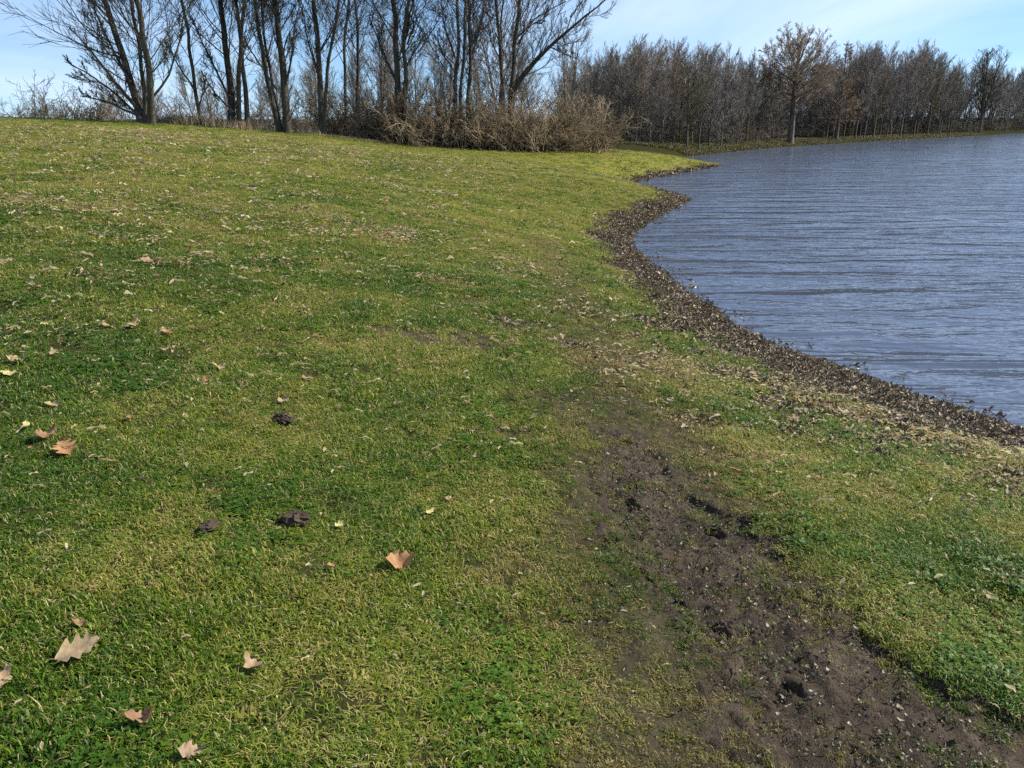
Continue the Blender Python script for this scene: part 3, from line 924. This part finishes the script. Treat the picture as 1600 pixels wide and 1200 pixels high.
shrub_defs = [  # px, base y, top y, width px, Y
    (550, 214, 158, 70, 40.5, 'low brown shrub at the foot of the slim tree, leftmost of the thicket'),
    (600, 222, 150, 80, 39.5, 'brown twiggy shrub wrapped round the stout forked tree'),
    (650, 226, 154, 80, 38.5, 'brown shrub of arching shoots just right of the stout forked tree'),
    (700, 229, 160, 80, 38.8, 'dark-footed brown shrub in front of the three-stemmed tree'),
    (748, 231, 162, 80, 39.5, 'olive brown shrub right of the three-stemmed tree'),
    (795, 232, 165, 80, 39.3, 'brown shrub below the tree with the long slanting limb'),
    (842, 233, 166, 85, 41.0, 'twiggy tan shrub under the long slanting limb'),
    (885, 234, 166, 85, 42.5, 'grey brown shrub below the tip of the long slanting limb'),
    (922, 235, 178, 60, 45.0, 'low dim shrub where the thicket meets the dark wood'),
]
thick = [shrub_mesh(400 + i, 2.0, 2.6, 90, M['twig_olive'] if i == 4 else M['shrub'], 6, .008) for i in range(5)]
for i, (px, yb, yt, wpx, Y, lab) in enumerate(shrub_defs):
    x = at_depth(px, yb, Y)[0]; z = gz1(x, Y)
    H = at_depth(px, yt, Y)[2] - z
    me = thick[i % 4] if i < 8 else thick[4]
    o = link('shrub', me, label=lab, category='shrub', group='brown thicket along the crest'); o.location = (x, Y, z)
    wd = wpx / F * Y * 1.5 / 2.6
    o.scale = (wd, wd, H / 2.0 * 1.25); o.rotation_euler = (0, 0, i * 1.3)

# low shrubs behind the crest and under the far wood share a few meshes
ush = [shrub_mesh(450 + i, 2.0, 2.6, 36, [M['twig_far'], M['twig_olive']][i % 2], 5, .009) for i in range(4)]
def put_shrub(px, Y, s, label, group):
    x = at_depth(px, HOR, Y)[0]
    o = link('shrub', random.choice(ush), label=label, category='shrub', group=group)
    o.location = (x, Y, gz1(x, Y) - .03); o.scale = (s * 1.1, s * 1.1, s); o.rotation_euler = (0, 0, random.random() * 6.28)
for px in (20, 55, 90, 130, 170, 205, 255, 300, 345, 415, 470, 520):
    put_shrub(px + random.uniform(-8, 8), random.uniform(44, 50), random.uniform(.8, 1.25) * (0.8 if px < 60 else 1.1), 'low tangled bush in the gaps below the crest row', 'low bushes behind the crest row')
px = 930
while px < 1650:
    Y = far_depth(px) + random.uniform(5, 12)
    put_shrub(px, Y, random.uniform(.7, 1.3), 'low undergrowth bush among the far wood trunks', 'undergrowth bushes in the far wood')
    px += random.uniform(14, 30)

for k in range(2):
    px = 905 + 9 * k
    while px < 1690:
        Y = far_depth(px) + 24 + 7 * k + random.uniform(-2, 2)
        put_shrub(px, Y, random.uniform(1.7, 2.6), 'tall dim bush closing the back of the far wood', 'bushes at the back of the far wood')
        px += random.uniform(18, 30)

# dry grass clump on the crest and dry fringe under the thicket
def straw_mesh(seed, n, wx, wy, h):
    g = np.random.default_rng(seed)
    b = np.stack([g.normal(size=n) * wx * .4, g.normal(size=n) * wy * .4, np.full(n, -.03)], -1)
    D = np.stack([g.normal(size=n) * .28, g.normal(size=n) * .28, np.ones(n)], -1)
    ln = h * g.uniform(.5, 1.1, n)[:, None]
    P = np.stack([b, b + D * ln * .5, b + D * ln * .85 + g.normal(size=(n, 3)) * .06], 1)
    R = np.tile(np.array([.010, .008, .004]), (n, 1))
    ts = TubeSet(); ts.add(P, R, 3)
    return ts.mesh('dry_grass_clump', M['straw'])
for i, (px, yb, Y, wx, n, h, lab) in enumerate([(285, 195, 34.8, 1.9, 700, .55, 'pale dry grass clump between the two leftmost trees'), (375, 203, 34.9, .9, 200, .45, 'dry grass at the foot of the thick squat-based tree'),
                                    (480, 213, 36.6, 1.0, 150, .4, 'dry grass strip left of the dark forked tree')]):
    x = at_depth(px, yb, Y)[0]
    o = link('dry_grass_clump', straw_mesh(500 + i, n, wx, .7, h), label=lab, category='grass clump'); o.location = (x, Y, gz1(x, Y))

# ------------------------------------------------------------------ grass and litter (uncountable)
hidden = bpy.data.collections.new('scatter_sources')

def blade_tuft(name, seed, n, spread, lo, hi, wd, lean, dead=0.15, mats=None):
    g = np.random.default_rng(seed)
    a = g.random(n) * 6.283; rr = np.sqrt(g.random(n)) * spread
    b = np.stack([np.cos(a) * rr, np.sin(a) * rr, np.full(n, -.006)], -1)
    h = g.random(n) * 6.283
    D = np.stack([np.cos(h), np.sin(h), a * 0], -1)
    ln = g.uniform(lo, hi, n)[:, None]
    le = g.uniform(.25, 1.0, n)[:, None] * lean
    up = np.array([0, 0, 1.0])
    p1 = b + (up * .62 + D * .30 * le) * ln * .5
    p2 = p1 + (up * (.55 - .45 * le) + D * .8 * le) * ln * .35
    p3 = p2 + (up * (.25 - .6 * le) + D * .9 * le + g.normal(size=(n, 3)) * .25) * ln * .28
    side = np.stack([-np.sin(h), np.cos(h), a * 0], -1) * wd * g.uniform(.6, 1.3, n)[:, None]
    V = np.stack([b - side * .6, b + side * .6, p1 - side, p1 + side, p2 - side * .8, p2 + side * .8, p3 - side * .15, p3 + side * .15], 1)
    q = np.array([[0, 1, 3, 2], [2, 3, 5, 4], [4, 5, 7, 6]])
    Q = (np.arange(n)[:, None, None] * 8 + q[None]).reshape(-1, 4)
    mi = np.repeat((g.random(n) < dead).astype(int), 3)
    me = fast_mesh(name, V, Q, 4, True, mats, mi)
    o = bpy.data.objects.new(name, me); hidden.objects.link(o)
    return o

def scatter(name, pts, rot, scale, idx, tint, sources, label=None):
    """uncountable small stuff: one object whose points carry instances of a few source meshes"""
    c = bpy.data.collections.new(name + '_sources')
    for s_ in sources: c.objects.link(s_)
    me = bpy.data.meshes.new(name)
    me.vertices.add(len(pts)); me.vertices.foreach_set('co', np.ascontiguousarray(pts, np.float32).ravel())
    at = me.attributes.new('rot', 'FLOAT_VECTOR', 'POINT'); at.data.foreach_set('vector', np.ascontiguousarray(rot, np.float32).ravel())
    at = me.attributes.new('scl', 'FLOAT_VECTOR', 'POINT'); at.data.foreach_set('vector', np.ascontiguousarray(scale, np.float32).ravel())
    at = me.attributes.new('idx', 'INT', 'POINT'); at.data.foreach_set('value', np.ascontiguousarray(idx, np.int32))
    at = me.attributes.new('tint', 'FLOAT_COLOR', 'POINT'); at.data.foreach_set('color', np.ascontiguousarray(np.concatenate([tint, np.ones((len(tint), 1))], 1), np.float32).ravel())
    o = link(name, me, kind='stuff')
    if label: o['label'] = label
    ng = bpy.data.node_groups.new(name + '_scatter', 'GeometryNodeTree')
    ng.interface.new_socket('Geometry', in_out='INPUT', socket_type='NodeSocketGeometry')
    ng.interface.new_socket('Geometry', in_out='OUTPUT', socket_type='NodeSocketGeometry')
    N = ng.nodes.new
    gi = N('NodeGroupInput'); go = N('NodeGroupOutput'); ip = N('GeometryNodeInstanceOnPoints'); ci = N('GeometryNodeCollectionInfo')
    ci.inputs['Collection'].default_value = c
    ci.inputs['Separate Children'].default_value = True
    ci.inputs['Reset Children'].default_value = True
    def na(nm, tp):
        nd = N('GeometryNodeInputNamedAttribute'); nd.data_type = tp; nd.inputs['Name'].default_value = nm; return nd.outputs['Attribute']
    ng.links.new(gi.outputs[0], ip.inputs['Points']); ng.links.new(ci.outputs[0], ip.inputs['Instance'])
    ip.inputs['Pick Instance'].default_value = True
    ng.links.new(na('idx', 'INT'), ip.inputs['Instance Index'])
    er = N('FunctionNodeEulerToRotation'); ng.links.new(na('rot', 'FLOAT_VECTOR'), er.inputs[0])
    ng.links.new(er.outputs[0], ip.inputs['Rotation']); ng.links.new(na('scl', 'FLOAT_VECTOR'), ip.inputs['Scale'])
    ng.links.new(ip.outputs[0], go.inputs[0])
    md = o.modifiers.new('scatter', 'NODES'); md.node_group = ng
    return o

tufts = [blade_tuft('turf_tuft', 600 + i, 26, .045, .024, .062, .0015, 1.0, .14, [M['blade'], M['deadblade']]) for i in range(6)]
def clover(name, seed):
    g = np.random.default_rng(seed)
    V, Q = [], []
    for i in range(9):
        cx_, cy_ = g.normal(size=2) * .022; hz_ = g.uniform(.012, .032)
        for j in range(3):
            a = g.random() * .4 + j * 2.094; rr = g.uniform(.005, .008)
            c_ = np.array([cx_ + math.cos(a) * rr, cy_ + math.sin(a) * rr, hz_ + g.normal() * .002])
            u_ = np.array([math.cos(a), math.sin(a), .25]) * rr; v_ = np.array([-math.sin(a), math.cos(a), g.normal() * .2]) * rr * .9
            b = len(V)
            V += [c_ - u_, c_ + v_ * .9 - u_ * .1, c_ + u_, c_ - v_ * .9 - u_ * .1]; Q.append([b, b + 3, b + 2, b + 1])
    me = fast_mesh(name, np.array(V), np.array(Q), 4, True, [M['blade']])
    o = bpy.data.objects.new(name, me); hidden.objects.link(o)
    return o
tufts += [blade_tuft('turf_tuft', 610 + i, 14, .04, .016, .036, .0036, 1.2, .03, [M['blade'], M['deadblade']]) for i in range(2)]

tufts += [clover('clover_tuft', 630)]

def ring_points(r0, r1, dens, a0=-0.72, a1=0.66):
    n = int(0.5 * (r1 * r1 - r0 * r0) * (a1 - a0) * dens)
    r = np.sqrt(rng.random(n) * (r1 * r1 - r0 * r0) + r0 * r0); a = rng.random(n) * (a1 - a0) + a0
    return r * np.sin(a), r * np.cos(a)

GP, GR_, GS, GI, GT = [], [], [], [], []
PAL = np.array([(0.038, 0.096, 0.004), (0.074, 0.142, 0.006), (0.132, 0.186, 0.011), (0.205, 0.216, 0.024), (0.29, 0.25, 0.068)])
for r0, r1, dens, sc in ((1.0, 4.2, 2300, 0.95), (4.2, 8, 1150, 1.2), (8, 14, 460, 1.6), (14, 26, 150, 2.2), (26, 50, 40, 3.2)):
    x, y = ring_points(r0, r1, dens)
    d = shore_d(x, y); r = np.hypot(x, y)
    rc = np.interp(np.arctan2(x, y), _th, _rc)
    bs = bare_sd(x, y) if r0 < 20 else np.full(len(x), -1.0)
    wm_ = worn_mask(x, y) if r0 < 20 else np.zeros(len(x))
    pm = patch_mask(x, y) if r0 < 20 else np.zeros(len(x))
    sw = strip_w(x, y)
    thin = fbm(x * 4, y * 4, 3, 131)
    dn = smooth(0.16, -0.12, bs + (fbm(x * 8, y * 8, 4, 135, .6) - .5) * .55) + 0.05 + (0.14 + .45 * smooth(2.9, 4.4, y)) * smooth(.45, .7, thin)
    dn = np.minimum(dn, 1) * (1 - 0.5 * wm_ * (bs < -.02)) * (1 - 0.85 * pm) * smooth(sw - 0.22, sw + 0.25, d + (fbm(x * 5, y * 5, 2, 77) - .5) * .5)
    dn *= 0.42 + 0.58 * smooth(0.3, 0.5, thin)
    dn *= (r < rc + 1.5)
    k = (rng.random(len(x)) < dn) & (d > 0.05)
    x, y, d, r, wm_, pm, thin, sw, bs = (q[k] for q in (x, y, d, r, wm_, pm, thin, sw, bs))
    z = surf_z(x, y, d)
    n = len(x)
    GP.append(np.stack([x, y, z], -1))
    GR_.append(np.stack([rng.normal(size=n) * .12, rng.normal(size=n) * .12, rng.random(n) * 6.283], -1))
    hh = rng.uniform(.7, 1.3, n) * (1 - .4 * np.maximum(wm_, smooth(-.1, .05, bs)))
    GS.append(np.stack([sc * hh, sc * hh, np.minimum(sc, 1.0 + 0.22 * (sc - 1)) * hh * np.interp(fbm(x * 3.1, y * 3.1, 3, 151), [.3, .7], [.55, 1.45])], -1))
    gi_ = rng.integers(1, len(tufts), n)
    gi_ = np.where((rng.random(n) < .20 * smooth(.5, .7, fbm(x * 1.9, y * 1.9, 3, 141))) & (r < 9), 0, gi_)
    GI.append(gi_)
    big = fbm(x * .35, y * .35, 4, 161); mid = fbm(x * 1.7, y * 1.7, 3, 171)
    v = 0.05 + 0.9 * (big - .42) + 1.5 * (mid - .5) + 0.50 * smooth(3.5, 18, r) + rng.normal(size=n) * .30
    v += 0.35 * wm_ + .3 * pm + 0.8 * smooth(2.6, 0.3, d - sw) * smooth(8.5, 6, y) * smooth(.30, .55, fbm(x * 2.5, y * 2.5, 3, 181))
    v = np.where(gi_ == 0, v * .35, v)
    f = np.clip(v, 0, 1) * (len(PAL) - 1); i = np.clip(f.astype(int), 0, len(PAL) - 2); fr = (f - i)[:, None]
    GT.append((PAL[i] * (1 - fr) + PAL[i + 1] * fr) * (1 - np.array([.30, .38, .25]) * np.clip(wm_, 0, 1)[:, None]))
scatter('grass', np.concatenate(GP), np.concatenate(GR_), np.concatenate(GS), np.concatenate(GI), np.concatenate(GT), tufts, 'short green and straw-flecked turf covering the slope')

t_ = rng.random(9000) * 0.48 + 0.12
fx_ = np.tan(t_); Yf = np.interp(800 + F * fx_ * 1.0, [1000, 1080, 1160, 1240, 1350, 1440, 1530, 1600, 1680], [far_depth(q) for q in (1000, 1080, 1160, 1240, 1350, 1440, 1530, 1600, 1680)])
Yf = Yf * np.sqrt(1.0) + rng.random(9000) ** 1.5 * 9 + .25
bxx = fx_ * Yf; bd = shore_d(bxx, Yf)
k = bd > 0.1
bxx, Yf, bd = bxx[k], Yf[k], bd[k]; n = len(bxx)
pal_b = np.array([(0.040, 0.046, 0.014), (0.062, 0.060, 0.020), (0.085, 0.070, 0.034), (0.050, 0.066, 0.016)])
scatter('bank_sedge', np.stack([bxx, Yf, ground_z(bxx, Yf, bd)], -1), np.stack([rng.normal(size=n) * .1, rng.normal(size=n) * .1, rng.random(n) * 6.28], -1),
        np.stack([rng.uniform(5, 9, n)] * 2 + [rng.uniform(3, 7, n)], -1), rng.integers(0, 6, n), pal_b[rng.integers(0, 4, n)], tufts[:6], 'rough olive grass on the far bank')

th_ = rng.uniform(-0.24, 0.125, 2600)
rr_ = np.interp(th_, _th, _rc) + rng.normal(size=2600) * .45 + .35
qx, qy = rr_ * np.sin(th_), rr_ * np.cos(th_)
k = fbm(qx * 1.2, qy * 1.2, 3, 211) > .42
qx, qy = qx[k], qy[k]; n = len(qx)
pal_s = np.array([(0.24, 0.19, 0.10), (0.32, 0.25, 0.14), (0.17, 0.12, 0.065), (0.13, 0.13, 0.04)])
scatter('dry_fringe', np.stack([qx, qy, ground_z(qx, qy)], -1), np.stack([rng.normal(size=n) * .15, rng.normal(size=n) * .15, rng.random(n) * 6.28], -1),
        np.stack([rng.uniform(2.5, 5, n)] * 2 + [rng.uniform(2.5, 6, n)], -1), rng.integers(1, 7, n), pal_s[rng.integers(0, 4, n)], tufts[:7], 'dry straw-coloured grass fringe below the shrubs and trees')

# flakes: curled scraps of dead leaf, reed and bark
def flake(name, seed, L_, Wd, curl, mat='chip', rough=1.0):
    g = np.random.default_rng(seed)
    n = 5
    t = np.linspace(-1, 1, n)
    wv = Wd * np.sqrt(np.maximum(0, 1 - (t * .97) ** 2)) * g.uniform(.7, 1.2, n)
    V = []
    for i in range(n):
        zc = curl * L_ * t[i] ** 2 + g.normal() * .06 * L_ * rough
        V += [(t[i] * L_ / 2, -wv[i] / 2, zc + abs(g.normal()) * .1 * L_ * rough), (t[i] * L_ / 2, 0.1 * wv[i], zc), (t[i] * L_ / 2, wv[i] / 2, zc + abs(g.normal()) * .15 * L_ * rough)]
    me = fast_mesh(name, np.array(V), grid_faces(n, 3), 4, True, [M[mat]])
    o = bpy.data.objects.new(name, me); hidden.objects.link(o)
    return o
flakes = [flake('leaf_scrap', 700 + i, .045, .024, .25) for i in range(3)] + [flake('reed_scrap', 710 + i, .075, .008, .08) for i in range(3)] + [flake('bark_scrap', 720 + i, .032, .020, .1) for i in range(2)]

pale_flakes = [flake('straw_scrap', 730 + i, .055, .005, -.06, 'straw_chip', .8) for i in range(5)] + [flake('pale_leaf_scrap', 740 + i, .036, .018, -.12, 'straw_chip', 1.1) for i in range(4)]

def scraps(name, segs, dens_fn, pal, label, scale_fn, tilt=.32, src=None, lift_=.004):
    src = src or flakes
    P_, R_, S_, I_, T_ = [], [], [], [], []
    for r0, r1, dens in segs:
        x, y = ring_points(r0, r1, dens)
        d = shore_d(x, y)
        k = rng.random(len(x)) < dens_fn(x, y, d)
        x, y, d = x[k], y[k], d[k]
        n = len(x); r = np.hypot(x, y)
        z = np.maximum(surf_z(x, y, d), 0.0) + lift_ + rng.random(n) * .02 * (d > 0)
        P_.append(np.stack([x, y, z], -1))
        R_.append(np.stack([rng.normal(size=n) * tilt, rng.normal(size=n) * tilt, rng.random(n) * 6.283], -1))
        s = (scale_fn(r) * np.clip(rng.lognormal(-.08, .42, n), .4, 2.4))[:, None]
        S_.append(np.repeat(s, 3, 1)); I_.append(rng.integers(0, len(src), n))
        T_.append(pal[rng.integers(0, len(pal), n)] * rng.uniform(.6, 1.25, n)[:, None])
    scatter(name, np.concatenate(P_), np.concatenate(R_), np.concatenate(S_), np.concatenate(I_), np.concatenate(T_), src, label)

DARK = np.array([(0.11, 0.078, 0.050), (0.15, 0.106, 0.070), (0.070, 0.050, 0.034), (0.20, 0.148, 0.098), (0.125, 0.092, 0.064), (0.09, .066, .048), (0.44, 0.36, 0.25), (.28, .21, .135), (.15, .135, .05)])
def shore_den(x, y, d):
    sw = strip_w(x, y)
    a = (0.35 + .65 * smooth(.3, .55, fbm(x * 3, y * 3, 3, 72))) * smooth(sw + 0.35, sw - 0.2, d) * smooth(-0.10, 0.02, d)
    b = np.interp(y, [5.5, 7, 9], [.5, .12, .03]) * smooth(2.6, .3, d - sw) * (d > sw - .2) * smooth(.38, .62, fbm(x * 2.2, y * 2.2, 3, 191))
    c = 0.06 * smooth(-.55, -.1, d) * (d < 0.05) * (fbm(x * 3, y * 3, 3, 195) > .52)
    return np.maximum(np.maximum(a, b), c)
scraps('shore_debris', ((4.5, 9, 4200), (9, 14, 2300), (14, 24, 1000), (24, 46, 320)), shore_den, DARK, 'dark drift of dead leaves, reed bits and bark along the waterline',
       lambda r: np.interp(r, [5, 10, 20, 40], [.66, .78, 1.05, 1.8]), .15)
TAN = np.array([(0.42, 0.32, 0.19), (0.50, 0.42, 0.27), (0.36, 0.22, 0.12), (0.36, 0.31, 0.15), (.46, .40, .22)])
def litter_den(x, y, d):
    sw = strip_w(x, y)
    m = smooth(.5, .75, fbm(x * 1.3, y * 1.3, 3, 201))
    a = (0.035 + 0.12 * m) * (0.6 + 0.8 * smooth(1, -3, x)) * (d > sw) * (bare_sd(x, y) < -.05)
    a = a + 0.8 * smooth(2.4, .2, d - sw) * (d > sw) * smooth(7.2, 5.2, y) * (.35 + .65 * m)
    return a
scraps('leaf_litter', ((1.2, 5, 1900), (5, 12, 1700), (12, 30, 400)), litter_den, TAN, 'small scraps of dead leaf and straw, with pale flecks standing in for blade glints, scattered through the turf', lambda r: np.interp(r, [2, 4, 8, 20], [.40, .62, 1.05, 1.7]), .18, pale_flakes, .034)  # real scraps, thickened with pale flecks that imitate glints on grass blades
def mud_den(x, y, d):
    return np.where(bare_sd(x, y) > 0, .5, 0.0) + .03 * worn_mask(x, y)
scraps('mud_crumbs', ((1.2, 8, 3000),), mud_den, np.array([(0.06, 0.048, 0.038), (0.11, 0.09, 0.07), (0.045, .036, .028), (.26, .22, .16), (.09, .10, .03), (.05, .04, .03)]), 'crumbs of soil and dead stalk trodden into the path', lambda r: .28 + r * 0, .25)

# ------------------------------------------------------------------ fallen leaves, one by one
def oak_leaf(seed, Lf, mat, curl=0.25, lobes=4, slim=.62, crumple=.10, depth=.4):
    """lobed leaf with a raised midrib, folded and curled, with a stalk"""
    g = np.random.default_rng(seed)
    n = 33
    t = np.linspace(0, 1, n)
    env = np.sin(np.pi * t ** 0.72) ** 0.8
    lob = 0.62 + 0.38 * np.cos(2 * np.pi * lobes * (t - .06)) * -1
    def side():
        w_ = slim * .5 * Lf * env * (1 - depth + depth * (1 - np.cos(2 * np.pi * lobes * (t - .06))) / 2 * g.uniform(.9, 1.1)) * (1 + g.normal(size=n) * .03)
        return np.maximum(w_, .004 * Lf)
    wl, wr = side(), side()
    cols = np.array([-1, -.5, 0, .5, 1])
    V = []
    fold = g.uniform(.1, .35); tw = g.uniform(-.5, .5); ph = g.random() * 6.28
    for i in range(n):
        for c in cols:
            w_ = wl[i] if c < 0 else wr[i]
            yy = c * w_; xx = (t[i] - .5) * Lf + abs(c) * w_ * .25
            zz = fold * abs(yy) + curl * Lf * (2 * t[i] - 1) ** 2 * .55 + tw * yy * (t[i] - .5) + crumple * Lf * math.sin(ph + 9 * t[i] + c) * abs(c) + g.normal() * .003 * Lf
            V.append((xx, yy, zz))
    nb = len(V)
    fcs = grid_faces(n, 5)
    st0 = np.array([(-.5 * Lf, 0, curl * Lf * .55)]); stt = st0 + np.array([(-.2 * Lf, .02 * Lf, .02 * Lf)])
    v2, q2 = tubes(np.stack([st0, (st0 + stt) / 2 + np.array([[0, .008, 0]]), stt], 1), np.array([[.0016, .0014, .0018]]) * Lf / .1, 4)
    me = fast_mesh('oak_leaf', np.concatenate([np.array(V), v2]), np.concatenate([fcs, q2 + nb]), 4, True, [mat])
    return me

leaf_defs = [  # px, py, length m, material, curl, yaw, tilt, label
    (126, 1033, .125, 'leaf_pale', .05, 0.5, (0.25, -.15), 'large pale lobed oak leaf near the bottom left corner'),
    (10, 1072, .105, 'leaf_pink', .25, 1.9, (.3, .2), 'pinkish brown leaf cut by the left picture edge'),
    (226, 1134, .10, 'leaf_brown', .55, .4, (.3, .0), 'curled brown leaf at the bottom, below the large pale leaf'),
    (395, 1048, .10, 'leaf_pink', .5, 2.6, (.1, .3), 'half-hidden curled tan leaf sunk in the turf right of the large pale leaf'),
    (626, 892, .115, 'leaf_orange', .5, .3, (.55, .15), 'curled orange-brown leaf standing up with a dark shadow, left of the path'),
    (703, 786, .075, 'leaf_pale', .3, .2, (.1, 0), 'small pale leaf scrap above the curled orange-brown leaf'),
    (672, 806, .075, 'leaf_yellow', .2, 1.0, (.1, .2), 'faded leaf lying just left of a small pale scrap'),
    (104, 713, .115, 'leaf_orange', .06, 2.4, (.25, .1), 'orange-tan star-shaped oak leaf at the left'),
    (74, 692, .13, 'leaf_brown', .5, 1.0, (.2, .2), 'dull brown curled leaf touching the orange-tan star-shaped leaf'),
    (85, 638, .10, 'leaf_pale', .4, .6, (.25, .1), 'pale curled leaf above the orange-tan star-shaped leaf'),
    (42, 672, .11, 'leaf_yellow', .3, 2.0, (.1, .1), 'ragged yellowish leaf left of the dull brown curled one'),
    (28, 570, .14, 'leaf_pale', .45, .2, (.2, .1), 'long pale curled leaf near the left edge halfway up'),
    (18, 591, .14, 'leaf_yellow', .15, .1, (.1, 0), 'yellow-green faded leaf just below the long pale curled leaf'),
    (84, 558, .11, 'leaf_pale', .4, 2.2, (.2, .2), 'pale leaf right of the long pale curled leaf'),
    (345, 580, .12, 'leaf_pale', .4, .3, (.2, .1), 'pale crumpled leaf in a group of tan scraps, mid lawn'),
    (259, 553, .11, 'leaf_pink', .45, 1.2, (.2, .2), 'small whitish crumpled leaf left of the pale crumpled leaf, mid lawn'),
    (319, 602, .10, 'leaf_orange', .4, 1.6, (.3, .1), 'small orange leaf below the pale crumpled leaf'),
    (444, 632, .10, 'leaf_pale', .35, .8, (.3, .1), 'pale leaf just above the small dark clod'),
    (531, 828, .065, 'leaf_yellow', .3, .9, (.2, .1), 'small yellow-white leaf right of the largest dark clod'),
    (210, 513, .13, 'leaf_pale', .4, 1.4, (.3, .1), 'upright pale leaf among straw scraps, upper left lawn'),
    (173, 514, .13, 'leaf_pink', .3, .4, (.2, .1), 'faint pinkish leaf left of the upright pale leaf'),
    (262, 527, .16, 'leaf_orange', .2, 2.3, (.1, .1), 'rust-coloured slim leaf right of the upright pale leaf'),
    (742, 718, .05, 'leaf_pale', .3, 1.5, (.4, 0), 'tiny white leaf scrap halfway between the lawn and the path'),
    (302, 1190, .09, 'leaf_pink', .4, .2, (.2, .1), 'pinkish leaf cut by the bottom picture edge'),
    (128, 986, .06, 'leaf_brown', .4, .2, (.1, .1), 'small brown scrap just above the large pale oak leaf'),
    (205, 660, .07, 'leaf_brown', .3, 1.4, (.3, .1), 'thin brown leaf right of the pale curled leaf'),
    (480, 595, .09, 'leaf_orange', .3, .7, (.2, .1), 'small orange-brown leaf right of the tan scraps, mid lawn'),
    (520, 893, .05, 'leaf_orange', .3, .3, (.2, .1), 'tiny orange leaf left of the curled orange-brown leaf'),
    (232, 412, .2, 'leaf_pink', .3, .3, (.2, .1), 'pinkish leaf high on the slope at the upper left'),
    (1242, 662, .16, 'leaf_pale', .4, 1.3, (.2, .1), 'pale leaf in the yellow grass beside the shore debris'),
    (1545, 940, .085, 'leaf_pale', .3, 2.4, (.1, .1), 'pale dry leaf in the bank grass near the right picture edge'),  # a streak of dead grass, drawn with the leaf mesh
]
def tilted(o, yaw, tilt):
    o.rotation_euler = (Matrix.Rotation(tilt[0], 4, 'X') @ Matrix.Rotation(tilt[1], 4, 'Y') @ Matrix.Rotation(yaw, 4, 'Z')).to_euler()
for i, (px, py, Lf, mt, curl, yaw, tilt, lab) in enumerate(leaf_defs):
    p = ground_hit(px, py)
    o = link('fallen_leaf', oak_leaf(800 + i, Lf * (.95 if i in (0, 4, 7) else .70), M[mt], curl * (1 if i in (0, 7) else 1.5), 4 if i in (0, 7) else 3 + i % 3, .95 if i in (0, 7) else .48 + .07 * (i % 5), .03 if i in (0, 7) else .05 + .03 * (i % 3), .48 if i in (0, 7) else .4), label=lab, category='leaf', group='fallen leaves on the lawn')
    o.location = (p[0], p[1], gz1(p[0], p[1]) + (.030 if i in (0, 4, 7) else .017) + .05 * Lf)
    tilted(o, yaw, tilt)

# ------------------------------------------------------------------ clods of soil
def clod_mesh(seed, a, b, h):
    g = np.random.default_rng(seed)
    nu, nv = 22, 12
    V = []
    for i in range(nv):
        ph = math.pi * i / (nv - 1)
        for j in range(nu):
            th = 2 * math.pi * j / nu
            d = Vector((math.sin(ph) * math.cos(th), math.sin(ph) * math.sin(th), math.cos(ph)))
            k = 1 + .55 * mnoise.noise(d * 2.2 + Vector((seed, 0, 0))) + .35 * mnoise.noise(d * 5.5 + Vector((0, seed, 0))) + .2 * mnoise.noise(d * 12)
            V.append((d.x * a * k, d.y * b * k, d.z * h * k))
    return fast_mesh('soil_clod', np.array(V), grid_faces(nv, nu, True), 4, False, [M['clod']])
for i, (px, py, a, b, h, lab) in enumerate([
        (462, 821, .055, .035, .035, 'largest dark soil clod on the lawn, right of the small flat one'),
        (326, 831, .042, .026, .022, 'small flat dark soil clod left of the largest one'),
        (446, 662, .06, .04, .03, 'dark soil clod farther up the lawn below a pale leaf'),
        (1117, 818, .04, .03, .03, 'dark mud lump beside a hole at the top of the path'),
        (1135, 968, .035, .03, .028, 'brown mud lump beside the deep print in the path'),
        (983, 770, .045, .03, .03, 'mud lump at the narrow upper end of the path')]):
    p = ground_hit(px, py)
    o = link('soil_clod', clod_mesh(900 + i, a, b, h * .7), label=lab, category='clod', group='clods of soil')
    o.location = (p[0], p[1], gz1(p[0], p[1]) + h * .45 + (.012 if px < 900 else .02)); o.rotation_euler = (0, 0, i * 1.1)
